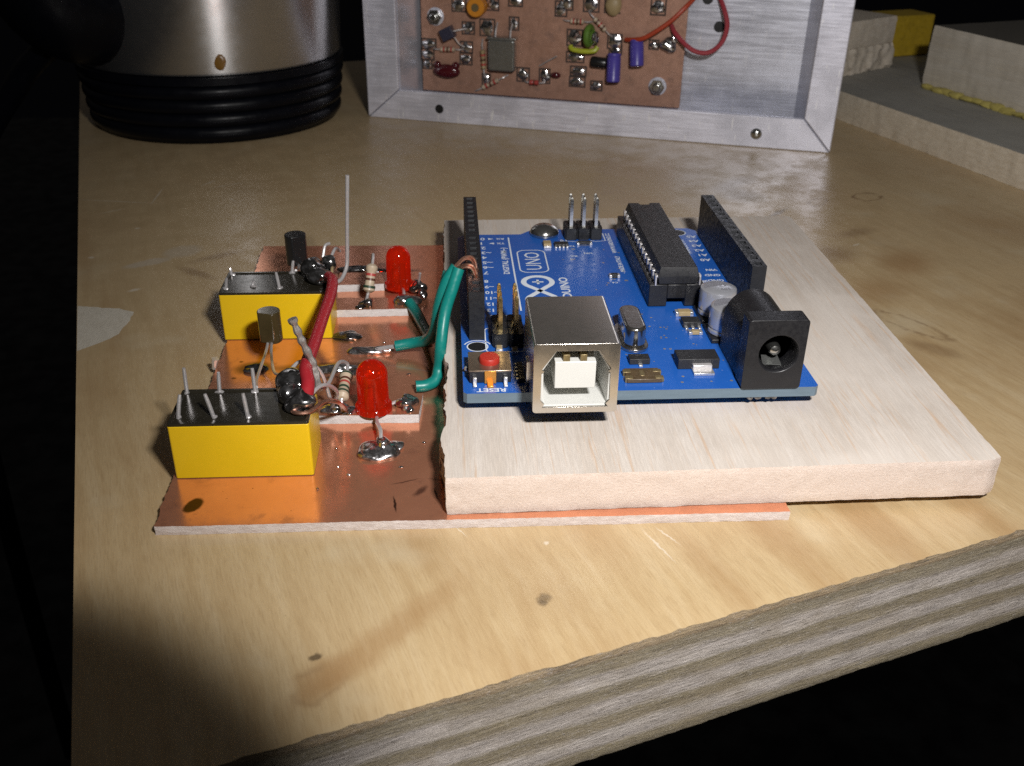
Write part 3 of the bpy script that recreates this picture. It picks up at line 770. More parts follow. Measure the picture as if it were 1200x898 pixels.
# ------------------------------------------------------------------ wooden base
mb = MB(['base_top', 'base_end', 'char'])
def wamp(x, y):
    if x < -1.5: return .25 + .35 * max(0, mn.noise(Vector((y * .18, 2, 3))))
    return .10
out = [(-2.75, -16.5), (73.6, -15.4), (75.0, -14.7), (76.4, 84.6), (75.6, 85.9), (-2.9, 85.2)]
lft = []
y = 85.2
while y > -15.5:
    k = mn.noise(Vector((y * .35, 1.7, 9))) * .28
    if -9.5 < y < -3: k -= .7 * math.sin((y + 9.5) / 6.5 * math.pi) ** .5
    if 10 < y < 17: k += .4
    lft.append((-2.85 + k, y)); y -= .8
out = out[:5] + lft
slab(mb, out, CZ + .05, WZ, .55, 9, wamp, ease=.10, freq=.9,
     sidemat=lambda x, y, j: 2 if (x < -1.5 and (j in (8, 0, 1) or mn.noise(Vector((y * .5, j * .5, 3.3))) > .12) and mn.noise(Vector((y * .3, j * .9, 8.3))) > -.05 and y > -13) else 1)
wb = mb.build('wooden_base', loc=(36, 34, CZ))
tag(wb, 'pale square wooden base plate under the blue circuit board', 'wooden board')

# ------------------------------------------------------------------ blue microcontroller board
IN = 25.4
def U(ux, uy): return (53.34 - uy * IN, ux * IN)
board = thing('microcontroller_board', 'blue microcontroller board with silver USB socket and black headers on pale wood', 'circuit board', (26.67, 34, -1.6))
outl = [U(*p) for p in ((0.02, 0), (2.54, 0), (2.6, .06), (2.6, .1), (2.7, .2), (2.7, 1.49), (2.6, 1.59), (2.6, 2.04), (2.54, 2.1), (.02, 2.1), (0, 2.08), (0, .02))]
mb = MB(['pcb', 'pcb_edge', 'pad', 'hdr_hole', 'silk'])
mb.prism(outl, -1.6, 0, 0, side=1)
for ux, uy in ((.6, 2.0), (.55, .1), (2.6, .3)):
    x, y = U(ux, uy); mb.flat(circ(x, y, 1.75), .012, 4); mb.flat(circ(x, y, 1.55), .016, 3)
vr = random.Random(3)
vias = [(30.9, 41.5), (33.4, 21.2), (34.0, 21.2), (34.6, 21.3), (32.7, 17.1), (33.6, 17.3), (31.6, 21.6), (35.2, 17.0), (30, 24), (36, 25.2), (31.2, 26.5), (34, 12.2), (33.5, 4.0), (33.0, 2.2), (37.5, 2.3), (40.6, 2.4), (41, 9), (28, 11.6), (27.9, 12.6), (30, 9), (21.9, 51.6), (16, 33), (23, 24), (25.6, 33), (38, 14.5), (30.2, 3)]
vias += [(vr.uniform(20, 40), vr.uniform(10, 60)) for _ in range(34)]
for x, y in vias: mb.flat(circ(x, y, vr.uniform(.12, .26), 8), .012, 2)
for x, y, w, h in ((28.6, 41.8, .9, .3), (22.2, 52.0, 1.0, .35), (22.9, 57.4, .8, .5), (25.4, 59.2, 2.4, .3), (25.4, 60.5, 2.4, .3), (30.9, 41.2, .7, .5)):
    mb.flat([(x - w / 2, y - h / 2), (x + w / 2, y - h / 2), (x + w / 2, y + h / 2), (x - w / 2, y + h / 2)], .014, 2)

# white printing
SZ = .022; SK = 4
put_text(mb, 'UNO', 4.3, 14.35, 51.4, SZ, 'up', wscale=.92, mi=4)
def ribbon(pts, w, closed=False):
    n = len(pts); P = [Vector(p) for p in pts]; a = []; c = []
    for i in range(n):
        t = (P[(i + 1) % n] - P[i - 1]) if closed else (P[min(i + 1, n - 1)] - P[max(i - 1, 0)])
        t.normalize(); nn = Vector((-t.y, t.x)) * w / 2
        a.append(mb.v((*(P[i] + nn), SZ))); c.append(mb.v((*(P[i] - nn), SZ)))
    for i in range(n if closed else n - 1): mb.f([a[i], a[(i + 1) % n], c[(i + 1) % n], c[i]], 4)
ribbon(rrect(11.6, 45.7, 17.0, 57.0, 1.5, 6), .24, True)
ribbon([(10.35, 64.2), (10.4, 46), (10.5, 28.6)], .3)
def arc(cx, cy, r, a0, a1, n=22, ry=None): return [(cx + r * math.cos(math.radians(a0 + (a1 - a0) * i / n)), cy + (ry or r) * math.sin(math.radians(a0 + (a1 - a0) * i / n))) for i in range(n + 1)]
inf = arc(14.45, 41.1, 2.62, -48, 228, 30) + arc(14.65, 33.1, 2.62, 48, -228, 30)
ribbon(inf, 1.0, True)
ribbon([(13.4, 41.1), (15.5, 41.1)], .45); ribbon([(14.45, 40.1), (14.45, 42.1)], .45)
ribbon([(14.65, 32.0), (14.65, 34.2)], .45)
put_text(mb, 'ARDUINO', 2.3, 19.2, 36.6, SZ, 'up', wscale=1.22, mi=4)
put_text(mb, 'DIGITAL (PWM~)', 1.6, 9.15, 51.8, SZ, 'up', wscale=1.12, mi=4)
for k, s in enumerate(['7', '~6', '~5', '4', '~3', '2', 'TX', 'RX']):
    yy = (1.8 + .1 * k) * IN
    if s in ('TX', 'RX'):
        put_text(mb, '1' if s == 'TX' else '0', 1.9, 4.6, yy, SZ, 'flip', 'r', mi=4)
        mb.flat([(6.2, yy), (7.3, yy - .5), (7.3, yy + .5)] if s == 'TX' else [(7.3, yy), (6.2, yy - .5), (6.2, yy + .5)], SZ, 4)
        put_text(mb, s, 1.2, 7.8, yy, SZ, 'flip', 'r', mi=4)
    else: put_text(mb, s, 1.9, 4.6, yy, SZ, 'flip', 'r', mi=4)
for k, s in enumerate(['8', '~9', '~10', '~11', '12', '13', 'GND', 'AREF']):
    put_text(mb, s, 1.75, 4.6, (1.64 - .1 * k) * IN, SZ, 'flip', 'r', wscale=.9, mi=4)
put_text(mb, 'RESET', 1.5, 4.1, .95, SZ, 'flip', wscale=1.1, mi=4)
for k, s in enumerate(['A0', 'A1', 'A2', 'A3', 'A4', 'A5']): put_text(mb, s, 1.6, 49.1, (2.0 + .1 * k) * IN, SZ, 'flip', 'l', wscale=1.1, mi=4)
for k, s in enumerate(['IOREF', 'RESET', '3.3V', '5V', 'GND', 'GND', 'VIN']): put_text(mb, s, 1.35, 49.1, (1.2 + .1 * k) * IN, SZ, 'flip', 'l', mi=4)
put_text(mb, 'ANALOG IN', 1.4, 45.6, 58, SZ, 'up', mi=4); put_text(mb, 'POWER', 1.4, 45.5, 38.5, SZ, 'up', mi=4)
ribbon([(44.9, 47.5), (44.9, 30)], .25)
put_text(mb, 'WWW.ARDUINO.CC', 1.25, 30.9, 60.5, SZ, 'up', wscale=.92, mi=4); put_text(mb, '- MADE IN ITALY', 1.25, 31.0, 49.0, SZ, 'up', wscale=.92, mi=4)
put_text(mb, 'ICSP', 1.1, 21.2, 61.6, SZ, 'up', mi=4); put_text(mb, 'ON', 1.1, 25.6, 55, SZ, 'flip', mi=4)
ribbon([(22.0, 66), (22.0, 61.8), (24.0, 61.4), (24.6, 61.9), (25.4, 61.4), (26.6, 61.4), (27.2, 61.9), (28.0, 61.4), (30, 61.8), (30, 66)], .22)
put_text(mb, 'L', 1.1, 18.6, 61.6, SZ, 'flip', mi=4); put_text(mb, 'TX', 1.0, 22.8, 59.0, SZ, 'flip', mi=4); put_text(mb, 'RX', 1.0, 22.6, 53.6, SZ, 'flip', mi=4)
put_text(mb, '16.000', 1.0, 24.0, 24.2, SZ, 'up', mi=4); put_text(mb, 'C4', .9, 28.7, 40.3, SZ, 'flip', mi=4)
ribbon(rrect(3.9, 13.2, 10.0, 21.9, .8), .2, True); ribbon(arc(2.54, 15.24, 2.2, 20, 160, 14), .22)
mb.build('board_sheet', board, recalc=True)

# female headers
def header(n, uy, ux0, name='pin_header', e0=0.0, e1=0.0):
    cx, y0 = U(ux0 - .05, uy); p = 2.54; hw = 1.24; H = 8.5
    b = MB(['hdr', 'hdr_hole', 'contact'])
    y1 = y0 + n * p; lo = .1
    yb0, yb1 = y0 - e0, y1 + e1
    for q0, q1 in ((yb0, y0), (y1, yb1)):
        if q1 > q0: b.f([b.v(t) for t in ((cx - hw, q0, H), (cx + hw, q0, H), (cx + hw, q1, H), (cx - hw, q1, H))])
    # side walls
    for (ax, ay), (bx, by) in (((cx - hw, yb0), (cx + hw, yb0)), ((cx + hw, yb0), (cx + hw, yb1)), ((cx + hw, yb1), (cx - hw, yb1)), ((cx - hw, yb1), (cx - hw, yb0))):
        b.f([b.v((ax, ay, lo)), b.v((bx, by, lo)), b.v((bx, by, H)), b.v((ax, ay, H))])
    for k in range(n):
        a0, a1 = y0 + k * p, y0 + (k + 1) * p; cy = (a0 + a1) / 2; h = .62; hd = .52
        O = [b.v(q) for q in ((cx - hw, a0, H), (cx + hw, a0, H), (cx + hw, a1, H), (cx - hw, a1, H))]
        I = [b.v(q) for q in ((cx - h, cy - h, H), (cx + h, cy - h, H), (cx + h, cy + h, H), (cx - h, cy + h, H))]
        J = [b.v(q) for q in ((cx - hd, cy - hd, H - .5), (cx + hd, cy - hd, H - .5), (cx + hd, cy + hd, H - .5), (cx - hd, cy + hd, H - .5))]
        K = [b.v(q) for q in ((cx - hd, cy - hd, H - 3), (cx + hd, cy - hd, H - 3), (cx + hd, cy + hd, H - 3), (cx - hd, cy + hd, H - 3))]
        bridge(b, O, I); bridge(b, I, J); bridge(b, J, K, 1); b.f(K, 1)
        for sx in (-1, 1): b.box((cx + sx * .36 - .09, cy - .34, H - 1.6), (cx + sx * .36 + .09, cy + .34, H - .55), 2)
    bmesh.ops.remove_doubles(b.bm, verts=b.bm.verts[:], dist=.004)
    return b.build(name, board, recalc=True)
h1 = header(10, 2.0, .74, e1=.5); h2 = header(8, 2.0, 1.8, e0=.7); h3 = header(8, .1, 1.1, e1=1.1); h4 = header(6, .1, 2.0, e0=1.2)

# pin headers with posts
def posts(cx, cy, nx, ny, zt, mat, name='post_header'):
    b = MB(['hdr']); p = 2.54
    for i in range(nx):
        for j in range(ny):
            x, y = cx + (i - (nx - 1) / 2) * p, cy + (j - (ny - 1) / 2) * p
            b.prism([(x - 1.2, y - .8), (x - .8, y - 1.2), (x + .8, y - 1.2), (x + 1.2, y - .8), (x + 1.2, y + .8), (x + .8, y + 1.2), (x - .8, y + 1.2), (x - 1.2, y + .8)], .05, 2.5)
            b.box((x - 1.0, y - 1.27, .3), (x + 1.0, y + 1.27, 2.3)) if j < ny - 1 else None
            b.box((x - 1.27, y - .7, .3), (x + 1.27, y + .7, 2.2)) if i < nx - 1 else None
    o = b.build(name, board)
    for i in range(nx):
        for j in range(ny):
            x, y = cx + (i - (nx - 1) / 2) * p, cy + (j - (ny - 1) / 2) * p
            k = MB([mat]); s = .32
            lo = [k.v((x + dx * s, y + dy * s, 2.3)) for dx, dy in ((-1, -1), (1, -1), (1, 1), (-1, 1))]
            hi = [k.v((x + dx * s, y + dy * s, zt - .5)) for dx, dy in ((-1, -1), (1, -1), (1, 1), (-1, 1))]
            tp = [k.v((x + dx * s * .45, y + dy * s * .45, zt)) for dx, dy in ((-1, -1), (1, -1), (1, 1), (-1, 1))]
            bridge(k, lo, hi); bridge(k, hi, tp); k.f(tp); k.f(lo[::-1])
            k.build('post', o)
    return o
posts(25.6, 64.7, 3, 2, 8.6, 'steel')
posts(7.5, 18.2, 2, 3, 8.6, 'gold')

# USB socket
ux0, ux1, uy0, uz0, uz1 = 9.64, 21.64, -6.25, .15, 11.05
usb = MB(['usb'])
T = Matrix.Translation((0, uy0, 0)) @ Matrix(((1, 0, 0, 0), (0, 0, 1, 0), (0, 1, 0, 0), (0, 0, 0, 1)))   # (x, z, y)
outer = rrect(ux0, uz0, ux1, uz1, .5, 4)
hole = [(11.0, 1.05), (20.35, 1.05), (20.0, 1.55), (20.55, 2.2), (20.45, 6.5), (20.1, 6.75), (20.55, 7.1), (18.7, 9.95), (12.8, 9.95), (10.85, 7.1), (11.2, 6.75), (10.8, 6.5), (10.75, 2.2), (11.3, 1.55)]
hole = hole[::1]
vo, vi = plate_hole(usb, outer, hole, 0, T)
back = [usb.v((x, z, 16.0), T) for x, z in outer]; bridge(usb, vo, back); usb.f(back)
inn = [usb.v((x, z, .35), T) for x, z in hole]; bridge(usb, vi, inn)
us = usb.build('usb_socket', board, bevel=.1, angle=30)
ins = MB(['white_pl'])
cav = [(11.15, 1.2), (20.25, 1.2), (20.3, 6.9), (18.6, 9.75), (12.9, 9.75), (11.1, 6.9)]
oc = [(10.2, .5), (21.1, .5), (21.2, 10.5), (10.1, 10.5)]
vo, vi = plate_hole(ins, oc, cav, .4, T)
cb = [ins.v((x + (15.7 - x) * .06, z, 9.0), T) for x, z in cav]; bridge(ins, vi, cb); ins.f(cb)
ins.box((12.75, uy0 + 1.0, 3.55), (18.55, uy0 + 9.2, 7.75))
ins.build('socket_insert', us, bevel=.12)
for x in (13.9, 16.3):
    k = MB(['brass']); k.box((x, uy0 + 1.2, 7.7), (x + .95, uy0 + 9, 8.75)); k.build('contact', us, bevel=.05)
for x in (ux0 - .12, ux1 + .12):
    k = MB(['usb']); k.box((x - .15, 2.0, -2.0), (x + .15, 4.2, 4.0)); k.build('solder_tab', us, bevel=.05)

# power jack
jx0, jx1 = 41.2, 50.1; jc = 45.75; jz = 5.9
jk = MB(['black', 'hdr_hole'])
TJ = Matrix.Translation((0, -.5, 0)) @ Matrix(((1, 0, 0, 0), (0, 0, 1, 0), (0, 1, 0, 0), (0, 0, 0, 1)))
outer = rrect(jx0, .1, jx1, 11.35, .5, 3)
hl = circ(46.15, jz, 3.05, 36)
vo, vi = plate_hole(jk, outer, hl, 0, TJ)
bk = [jk.v((x, z, 3.3), TJ) for x, z in outer]; bridge(jk, vo, bk); jk.f(bk)
lip = [jk.v((46.15 + (x - 46.15) * .93, jz + (z - jz) * .93, .35), TJ) for x, z in hl]; bridge(jk, vi, lip, 0)
dp = [jk.v((46.15 + (x - 46.15) * .93, jz + (z - jz) * .93, 8.5), TJ) for x, z in hl]; bridge(jk, lip, dp, 1, True); jk.f(dp, 1)
body = [(41.5, .1), (49.8, .1), (49.8, 5.7)] + [(jc - .05 + 4.15 * math.cos(math.radians(a)), 5.9 + 4.3 * math.sin(math.radians(a))) for a in range(0, 181, 10)] + [(41.5, 5.7)]
lo = [jk.v((x, z, 3.3), TJ) for x, z in body]; hi = [jk.v((x, z, 14.0), TJ) for x, z in body]
bridge(jk, lo, hi, 0, True); jk.f(hi); jk.f(lo[::-1])
jk.box((44.6, 1.2, 10.15), (47.0, 2.9, 11.0)); jk.lathe([(0, 0), (.55, 0), (.45, .35), (0, .4)], Matrix.Translation((45.3, 4.6, 10.15)), 12)
pj = jk.build('power_jack', board, bevel=.14)
k = MB(['steel']); k.lathe([(0, 0), (.95, 0), (.95, 6.3), (.75, 6.9), (.3, 7.15), (0, 7.2)], Matrix.Translation((46.15, 8.0, jz - .25)) @ Matrix.Rotation(math.radians(90), 4, 'X'), 20); k.build('centre_pin', pj)
k = MB(['xtal2'])
sp_ = [(44.4, .9, 3.4), (47.3, .9, 3.3), (46.9, 6.5, 5.0), (45.2, 6.5, 5.1)]
lo = [k.v(q) for q in sp_]; hi = [k.v((q[0], q[1], q[2] + .15)) for q in sp_]; bridge(k, lo, hi); k.f(hi); k.f(lo[::-1]); k.build('spring_contact', pj)
for x in (43.2, 44.5, 46.0, 47.0):
    k = MB(['solder_dark']); k.blob((x, .9, -1.95), (.5, .5, .55), .2, int(x * 10), 0, 2); k.build('solder_tail', pj)

# processor in its socket
skt = MB(['black'])
for x in (32.75, 39.15): skt.box((x, 29.3, .15), (x + 3.2, 65.0, 4.2))
skt.box((35.95, 29.3, 1.6), (39.15, 33, 4.2)); skt.box((35.95, 62, .15), (39.15, 65, 4.2)); skt.box((35.95, 44, .15), (39.15, 50, 3.4))
so = skt.build('chip_socket', board, bevel=.12)
ch = MB(['chip'])
y0, y1 = 28.7, 63.4
rings = []
for z, ins_, yi in ((4.45, .35, .35), (5.9, 0, 0), (6.1, 0, 0), (7.55, .42, .42)):
    xs0, xs1 = 33.98 + ins_, 41.12 + -ins_
    pts = [(xs0, y0 + yi), (xs1, y0 + yi), (xs1, y1 - yi), (38.7, y1 - yi), (38.4, y1 - yi - (.95 if z > 5 else 0)), (36.7, y1 - yi - (.95 if z > 5 else 0)), (36.4, y1 - yi), (xs0, y1 - yi)]
    rings.append([ch.v((x, y, z)) for x, y in pts])
for a, b_ in zip(rings, rings[1:]): bridge(ch, a, b_)
ch.f(rings[0][::-1]); ch.f(rings[-1])
c1 = ch.build('chip', board, bevel=.08)
k = MB(['chip']); k.lathe([(0, 7.50), (1.0, 7.575), (1.05, 7.575), (1.05, 7.5)], Matrix.Translation((37.55, 34.8, 0)), 20); k.build('moulding_mark', c1)
for i in range(14):
    for s, x in ((-1, 33.7), (1, 41.4)):
        y = 29.55 + i * 2.54
        k = MB(['tin'])
        k.box((min(x, x - s * .7), y - .62, 5.75), (max(x, x - s * .7), y + .62, 6.05)); k.box((x - .14, y - .62, 4.2), (x + .14, y + .62, 6.04))
        k.build('chip_leg', c1, bevel=.05)

# crystal
def stadium(cx, cy, w, l, n=8):
    r = w / 2; h = l / 2 - r
    return [(cx + r * math.cos(math.radians(a)), cy + h + r * math.sin(math.radians(a))) for a in range(0, 181, 180 // n)] + [(cx + r * math.cos(math.radians(a)), cy - h + r * math.sin(math.radians(a))) for a in range(180, 361, 180 // n)]
k = MB(['xtal']); k.prism(stadium(27.7, 17.2, 3.4, 9.6), .6, 4.0, smooth=True); cr = k.build('crystal', board, bevel=.45, seg=3)
k = MB(['xtal']); k.prism(stadium(27.7, 17.2, 4.5, 10.9), .05, .65, smooth=True); k.build('crystal_flange', cr, bevel=.12)

# electrolytic capacitors
def cap(cx, cy, rz):
    k = MB(['black']); k.prism([(cx - 3.2, cy - 3.2), (cx + 2.4, cy - 3.2), (cx + 3.2, cy - 2.4), (cx + 3.2, cy + 2.4), (cx + 2.4, cy + 3.2), (cx - 3.2, cy + 3.2)], .05, .75); o = k.build('capacitor', board, bevel=.1)
    k = MB(['can']); T = Matrix.Translation((cx, cy, 0))
    k.lathe([(0, .7), (2.95, .7), (3.1, .9), (3.1, 1.4), (2.9, 1.6), (2.9, 1.75), (3.1, 1.95), (3.1, 4.9), (3.0, 5.3), (2.6, 5.48), (0, 5.5)], T, 40); k.build('can', o)
    k = MB(['can_mark']); pts = [(cx + 2.55 * math.cos(math.radians(a)), cy + 2.55 * math.sin(math.radians(a))) for a in range(100 + rz, 261 + rz, 10)]
    k.flat(pts, 5.515); put_text(k, '47', 1.3, cx + .9, cy + .6, 5.516, 'flip'); put_text(k, '25V', 1.1, cx + .9, cy - 1.0, 5.516, 'flip'); k.build('capacitor_print', o, recalc=False)
    for dx in (-1, 1):
        k = MB(['pad']); k.box((cx - .4, cy + dx * 3.8 - .5, .02), (cx + .4, cy + dx * 3.8 + .5, .3)); k.build('pad', o, bevel=.05)
    return o
cap(43.7, 25.2, -70); cap(43.7, 17.9, -70)

# small surface parts
def smd(name, x0, x1, y0, y1, h, mat, leads=(), lm='pad', pz=.0):
    k = MB([mat]); k.box((x0, y0, .05 + pz), (x1, y1, h)); o = k.build(name, board, bevel=.08)
    for a in leads:
        q = MB([lm]); q.box((a[0], a[2], .02), (a[1], a[3], a[4] if len(a) > 4 else .3)); q.build('lead', o, bevel=.05)
    return o
reg = smd('regulator', 33.15, 39.6, 6.2, 9.6, 1.75, 'chip', [(35.2, 38.4, 4.0, 6.3, .45), (33.6, 34.4, 9.5, 11.0), (36.0, 36.8, 9.5, 11.0), (38.4, 39.2, 9.5, 11.0)])
k = MB(['tin']); k.box((35.3, 5.4, .3), (38.3, 6.25, 1.1)); k.build('tab', reg, bevel=.1)
smd('small_chip', 37.1, 40.1, 20.7, 23.0, 1.1, 'chip', [(37.3, 37.8, 19.7, 20.8, .45), (38.4, 38.9, 19.7, 20.8, .45), (39.5, 40.0, 19.7, 20.8, .45), (37.3, 37.8, 22.9, 23.9), (39.5, 40.0, 22.9, 23.9)])
smd('ceramic_capacitor', 37.3, 39.4, 25.2, 26.6, .9, 'tan2', [(36.8, 37.4, 25.2, 26.6, .8), (39.3, 39.9, 25.2, 26.6, .8)])
smd('ceramic_capacitor', 38.0, 39.3, 18.0, 18.9, .7, 'tan2', [(37.5, 38.1, 17.9, 19.0, .6), (39.2, 39.8, 17.9, 19.0, .6)])
smd('diode', 25.95, 29.15, 8.0, 9.9, 1.0, 'chip', [(27.3, 27.9, 7.2, 8.1), (27.3, 27.9, 9.8, 10.9)])
fz = smd('resettable_fuse', 24.6, 29.9, 2.1, 5.7, .7, 'fuse', [(24.3, 25.5, 2.3, 3.3, .75), (24.3, 25.5, 4.3, 5.3, .75), (28.9, 30.2, 2.3, 3.2, .75), (28.9, 30.2, 4.4, 5.3, .75), (26.8, 27.5, 3.2, 4.9, .74)], 'brass')
smd('status_lamp', 17.1, 18.6, 58.2, 60.2, .9, 'tan2', [(17.1, 18.6, 57.8, 58.3, .5), (17.1, 18.6, 60.1, 60.6, .5)])
smd('resistor_array', 19.3, 22.1, 58.4, 60.0, .7, 'chip', [(19.3 + .75 * i, 19.75 + .75 * i, 57.7, 58.5, .4) for i in range(4)])
smd('small_capacitor', 28.3, 29.5, 42.2, 43.2, .8, 'chip', [(27.9, 28.4, 42.2, 43.2, .7), (29.4, 29.9, 42.2, 43.2, .7)])
smd('status_lamp', 24.2, 26.6, 59.5, 60.4, .7, 'chip', [(23.9, 24.4, 59.4, 60.5, .5), (26.5, 27, 59.4, 60.5, .5)])
smd('resistor_array', 8.35, 9.25, 3.0, 8.8, .6, 'chip', [(8.0, 8.4, 3.4 + 1.2 * i, 4.0 + 1.2 * i, .4) for i in range(5)])
smd('small_capacitor', 5.5, 6.4, 13.2, 14.4, .7, 'tan2', [(5.4, 6.5, 12.8, 13.3, .6), (5.4, 6.5, 14.3, 14.8, .6)])
smd('small_capacitor', 8.0, 8.8, 12.6, 13.6, .7, 'tan2', [(7.9, 8.9, 12.2, 12.7, .6), (7.9, 8.9, 13.5, 14.0, .6)])
smd('small_capacitor', 24.3, 25.2, 20.6, 21.8, .7, 'chip', [(24.2, 25.3, 20.2, 20.7, .6), (24.2, 25.3, 21.7, 22.2, .6)])
smd('small_capacitor', 24.0, 24.9, 16.6, 17.8, .7, 'tan2', [(23.9, 25.0, 16.2, 16.7, .6), (23.9, 25.0, 17.7, 18.2, .6)])

# reset button
k = MB(['black']); k.box((.95, 3.1, .1), (7.2, 9.2, 1.9)); rb = k.build('reset_button', board, bevel=.1)
k = MB(['brown_metal']); k.box((.85, 3.0, 1.9), (7.3, 9.3, 2.2)); k.build('cover_plate', rb, bevel=.12)
k = MB(['orange_metal']); k.box((3.2, 2.75, .1), (4.95, 3.0, 2.18)); k.box((3.6, 1.5, .03), (4.5, 2.9, .35)); k.build('ground_tab', rb, bevel=.06)
k = MB(['red_btn']); k.lathe([(0, 2.1), (1.55, 2.1), (1.55, 2.9), (1.42, 3.1), (0, 3.15)], Matrix.Translation((4.05, 5.9, 0)), 32); k.build('push_cap', rb)
for x in (1.45, 6.05):
    k = MB(['pad']); k.box((x, 1.7, .03), (x + .6, 3.0, .3)); k.box((x, 2.5, .1), (x + .6, 3.05, 1.2)); k.build('button_leg', rb, bevel=.08)
k = MB(['pad']); k.blob((.55, 6.4, .8), (.35, .4, .4), .2, 4, 0, 2); k.build('rivet', rb)

# screw that holds the board down
k = MB(['steel'])
pr = [(0, WZ - 3), (1.4, WZ - 3), (1.4, .05), (2.9, .05), (3.0, .3)] + [(3.0 * math.cos(a), .3 + 2.0 * math.sin(a)) for a in (math.pi / 2 * i / 8 for i in range(1, 8))]
pr += [(.25, 2.28), (.2, 1.2), (0, 1.1)]
k.lathe(pr, Matrix.Translation((17.9, 65.9, 0)), 36)
sc_ = k.build('mounting_screw', loc=(17.9, 65.9, 0))
tag(sc_, 'domed shiny steel screw at the far edge of the blue board', 'screw')

# ------------------------------------------------------------------ green wires
def gwire(pts, label, strands):
    r = thing('green_wire', label, 'wire', pts[-1], 0, 'green hook-up wires between the two boards')
    k = MB(['green_ins']); k.tube(pts, 1.0, 16, sub=9); k.build('insulation', r)
    for s in strands:
        q = MB(['copper_wire' if s[0][2] > 0 else 'tin'])
        for a in range(3):
            d = Vector((.22 * math.cos(a * 2.1), .22 * math.sin(a * 2.1), .18 * math.sin(a * 2.1 + 1)))
            q.tube([Vector(p) + d for p in s], .24, 7, sub=6)
        q.build('bare_strands', r)
gwire([(-.6, 26.0, 9.4), (-2.3, 25.4, 6.8), (-3.6, 25.6, 2.6), (-4.5, 27.0, -2.6), (-6.0, 30.0, -6.0), (-8.4, 31.6, -7.3), (-11.6, 31.6, -7.9)],
      'green wire whose bared tip is soldered flat behind the front red lamp', [[(-.8, 26.0, 9.3), (.9, 26.8, 10.6), (2.2, 26.9, 10.2), (2.75, 26.9, 7.5)], [(-11.4, 31.6, -7.9), (-13.2, 32.2, -8.4), (-15.5, 32.6, -9.0)]])
gwire([(-.2, 25.3, 9.4), (-1.2, 24.2, 6.6), (-2.6, 22.8, 2.6), (-3.4, 20.4, -2.2), (-3.8, 20.4, -6.3), (-4.4, 19.0, -8.0), (-6.0, 17.9, -8.4), (-7.7, 17.6, -8.4)],
      'green wire dropping along the wood edge to a blunt end by the front lamp', [[(-.4, 25.3, 9.3), (.9, 24.6, 10.2), (2.1, 24.4, 9.8), (2.75, 24.4, 7.5)]])
gwire([(-1.9, 27.8, 7.6), (-2.9, 27.6, 4.0), (-4.2, 29.2, -3.2), (-5.2, 33.4, -7.4), (-6.6, 39.5, -8.2), (-8.2, 45.6, -7.9), (-9.6, 49.2, -7.4)],
      'short green wire running back behind the others to the rear white-edged strip', [])

# ------------------------------------------------------------------ aluminium tray behind
BXA = math.radians(-18.3)
BXL = (-28.03, 209.15, TZ)
tray = thing('aluminium_tray', 'open aluminium tray with mitred rim standing on its edge behind the boards', 'enclosure', BXL, BXA)
BW, BH, FL, DP = 149.4, 96.0, 10.0, 22.0
def rail(pts, wall):
    k = MB(['alu'])
    T = Matrix(((1, 0, 0, 0), (0, 0, 1, 0), (0, 1, 0, 0), (0, 0, 0, 1)))
    k.prism(pts, 0, 1.3, T=T)
    k.box(*wall)
    return k.build('frame_rail', tray, bevel=.35, local=True)
g = .12
fb = rail([(g, 0), (BW - g, 0), (BW - 9.0 - g, 9.7), (11.2 + g, 9.7)], ((1.0, 1.3, 0), (BW - 1.0, DP, 1.4)))
fl_ = rail([(0, g), (0, BH - g), (11.2, BH - 10), (11.2, 9.7 + g)], ((0, 1.3, 0.3), (1.0, DP, BH - 1)))
fr = rail([(BW, g), (BW - 9.0, 9.7 + g), (BW - 8.6, BH - 10), (BW, BH - g)], ((BW - 1.0, 1.3, .3), (BW, DP, BH - 1)))
ft = rail([(g, BH), (11.2, BH - 10 + g), (BW - 8.6, BH - 10 + g), (BW - g, BH)], ((1, 1.3, BH - 1.4), (BW - 1, DP, BH)))
k = MB(['alu_panel', 'hdr_hole']); k.box((1.2, 20.2, 1.6), (BW - 1.2, 21.4, BH - 1.6))
TB = Matrix(((1, 0, 0, 0), (0, 0, 1, 0), (0, 1, 0, 0), (0, 0, 0, 1)))
for u_, v_ in ((106.9, 39.6), (111.3, 31.5)): k.prism(circ(u_, v_, 1.7, 20), 20.1, 20.25, 1, TB)
k.build('back_panel', tray, local=True)
k = MB(['alu_panel'])
k.prism([(140.5, 1.4), (141.0, 1.4), (138.2, 20.1), (137.7, 20.1)], 1.6, BH - 2); k.build('inner_flange', tray, local=True)
k = MB(['alu_panel'])
k.prism([(10.9, 1.4), (11.4, 1.4), (14.0, 20.1), (13.5, 20.1)], 1.6, BH - 2); k.build('inner_flange', tray, local=True)
k = MB(['hdr_hole', 'alu']); k.prism(circ(25.1, 4.4, 1.45, 20), -.03, .02, 0, TB)
k.prism(circ(25.1, 4.4, 1.8, 20), -.02, .02, 1, TB); k.build('rivet_hole', tray, local=True)
k = MB(['steel']); k.lathe([(0, .9), (.9, .75), (1.6, .3), (1.75, -.05), (0, -.05)], Matrix.Translation((127, 0, 4.2)) @ Matrix.Rotation(math.radians(90), 4, 'X'), 24); k.build('rivet', tray, local=True)

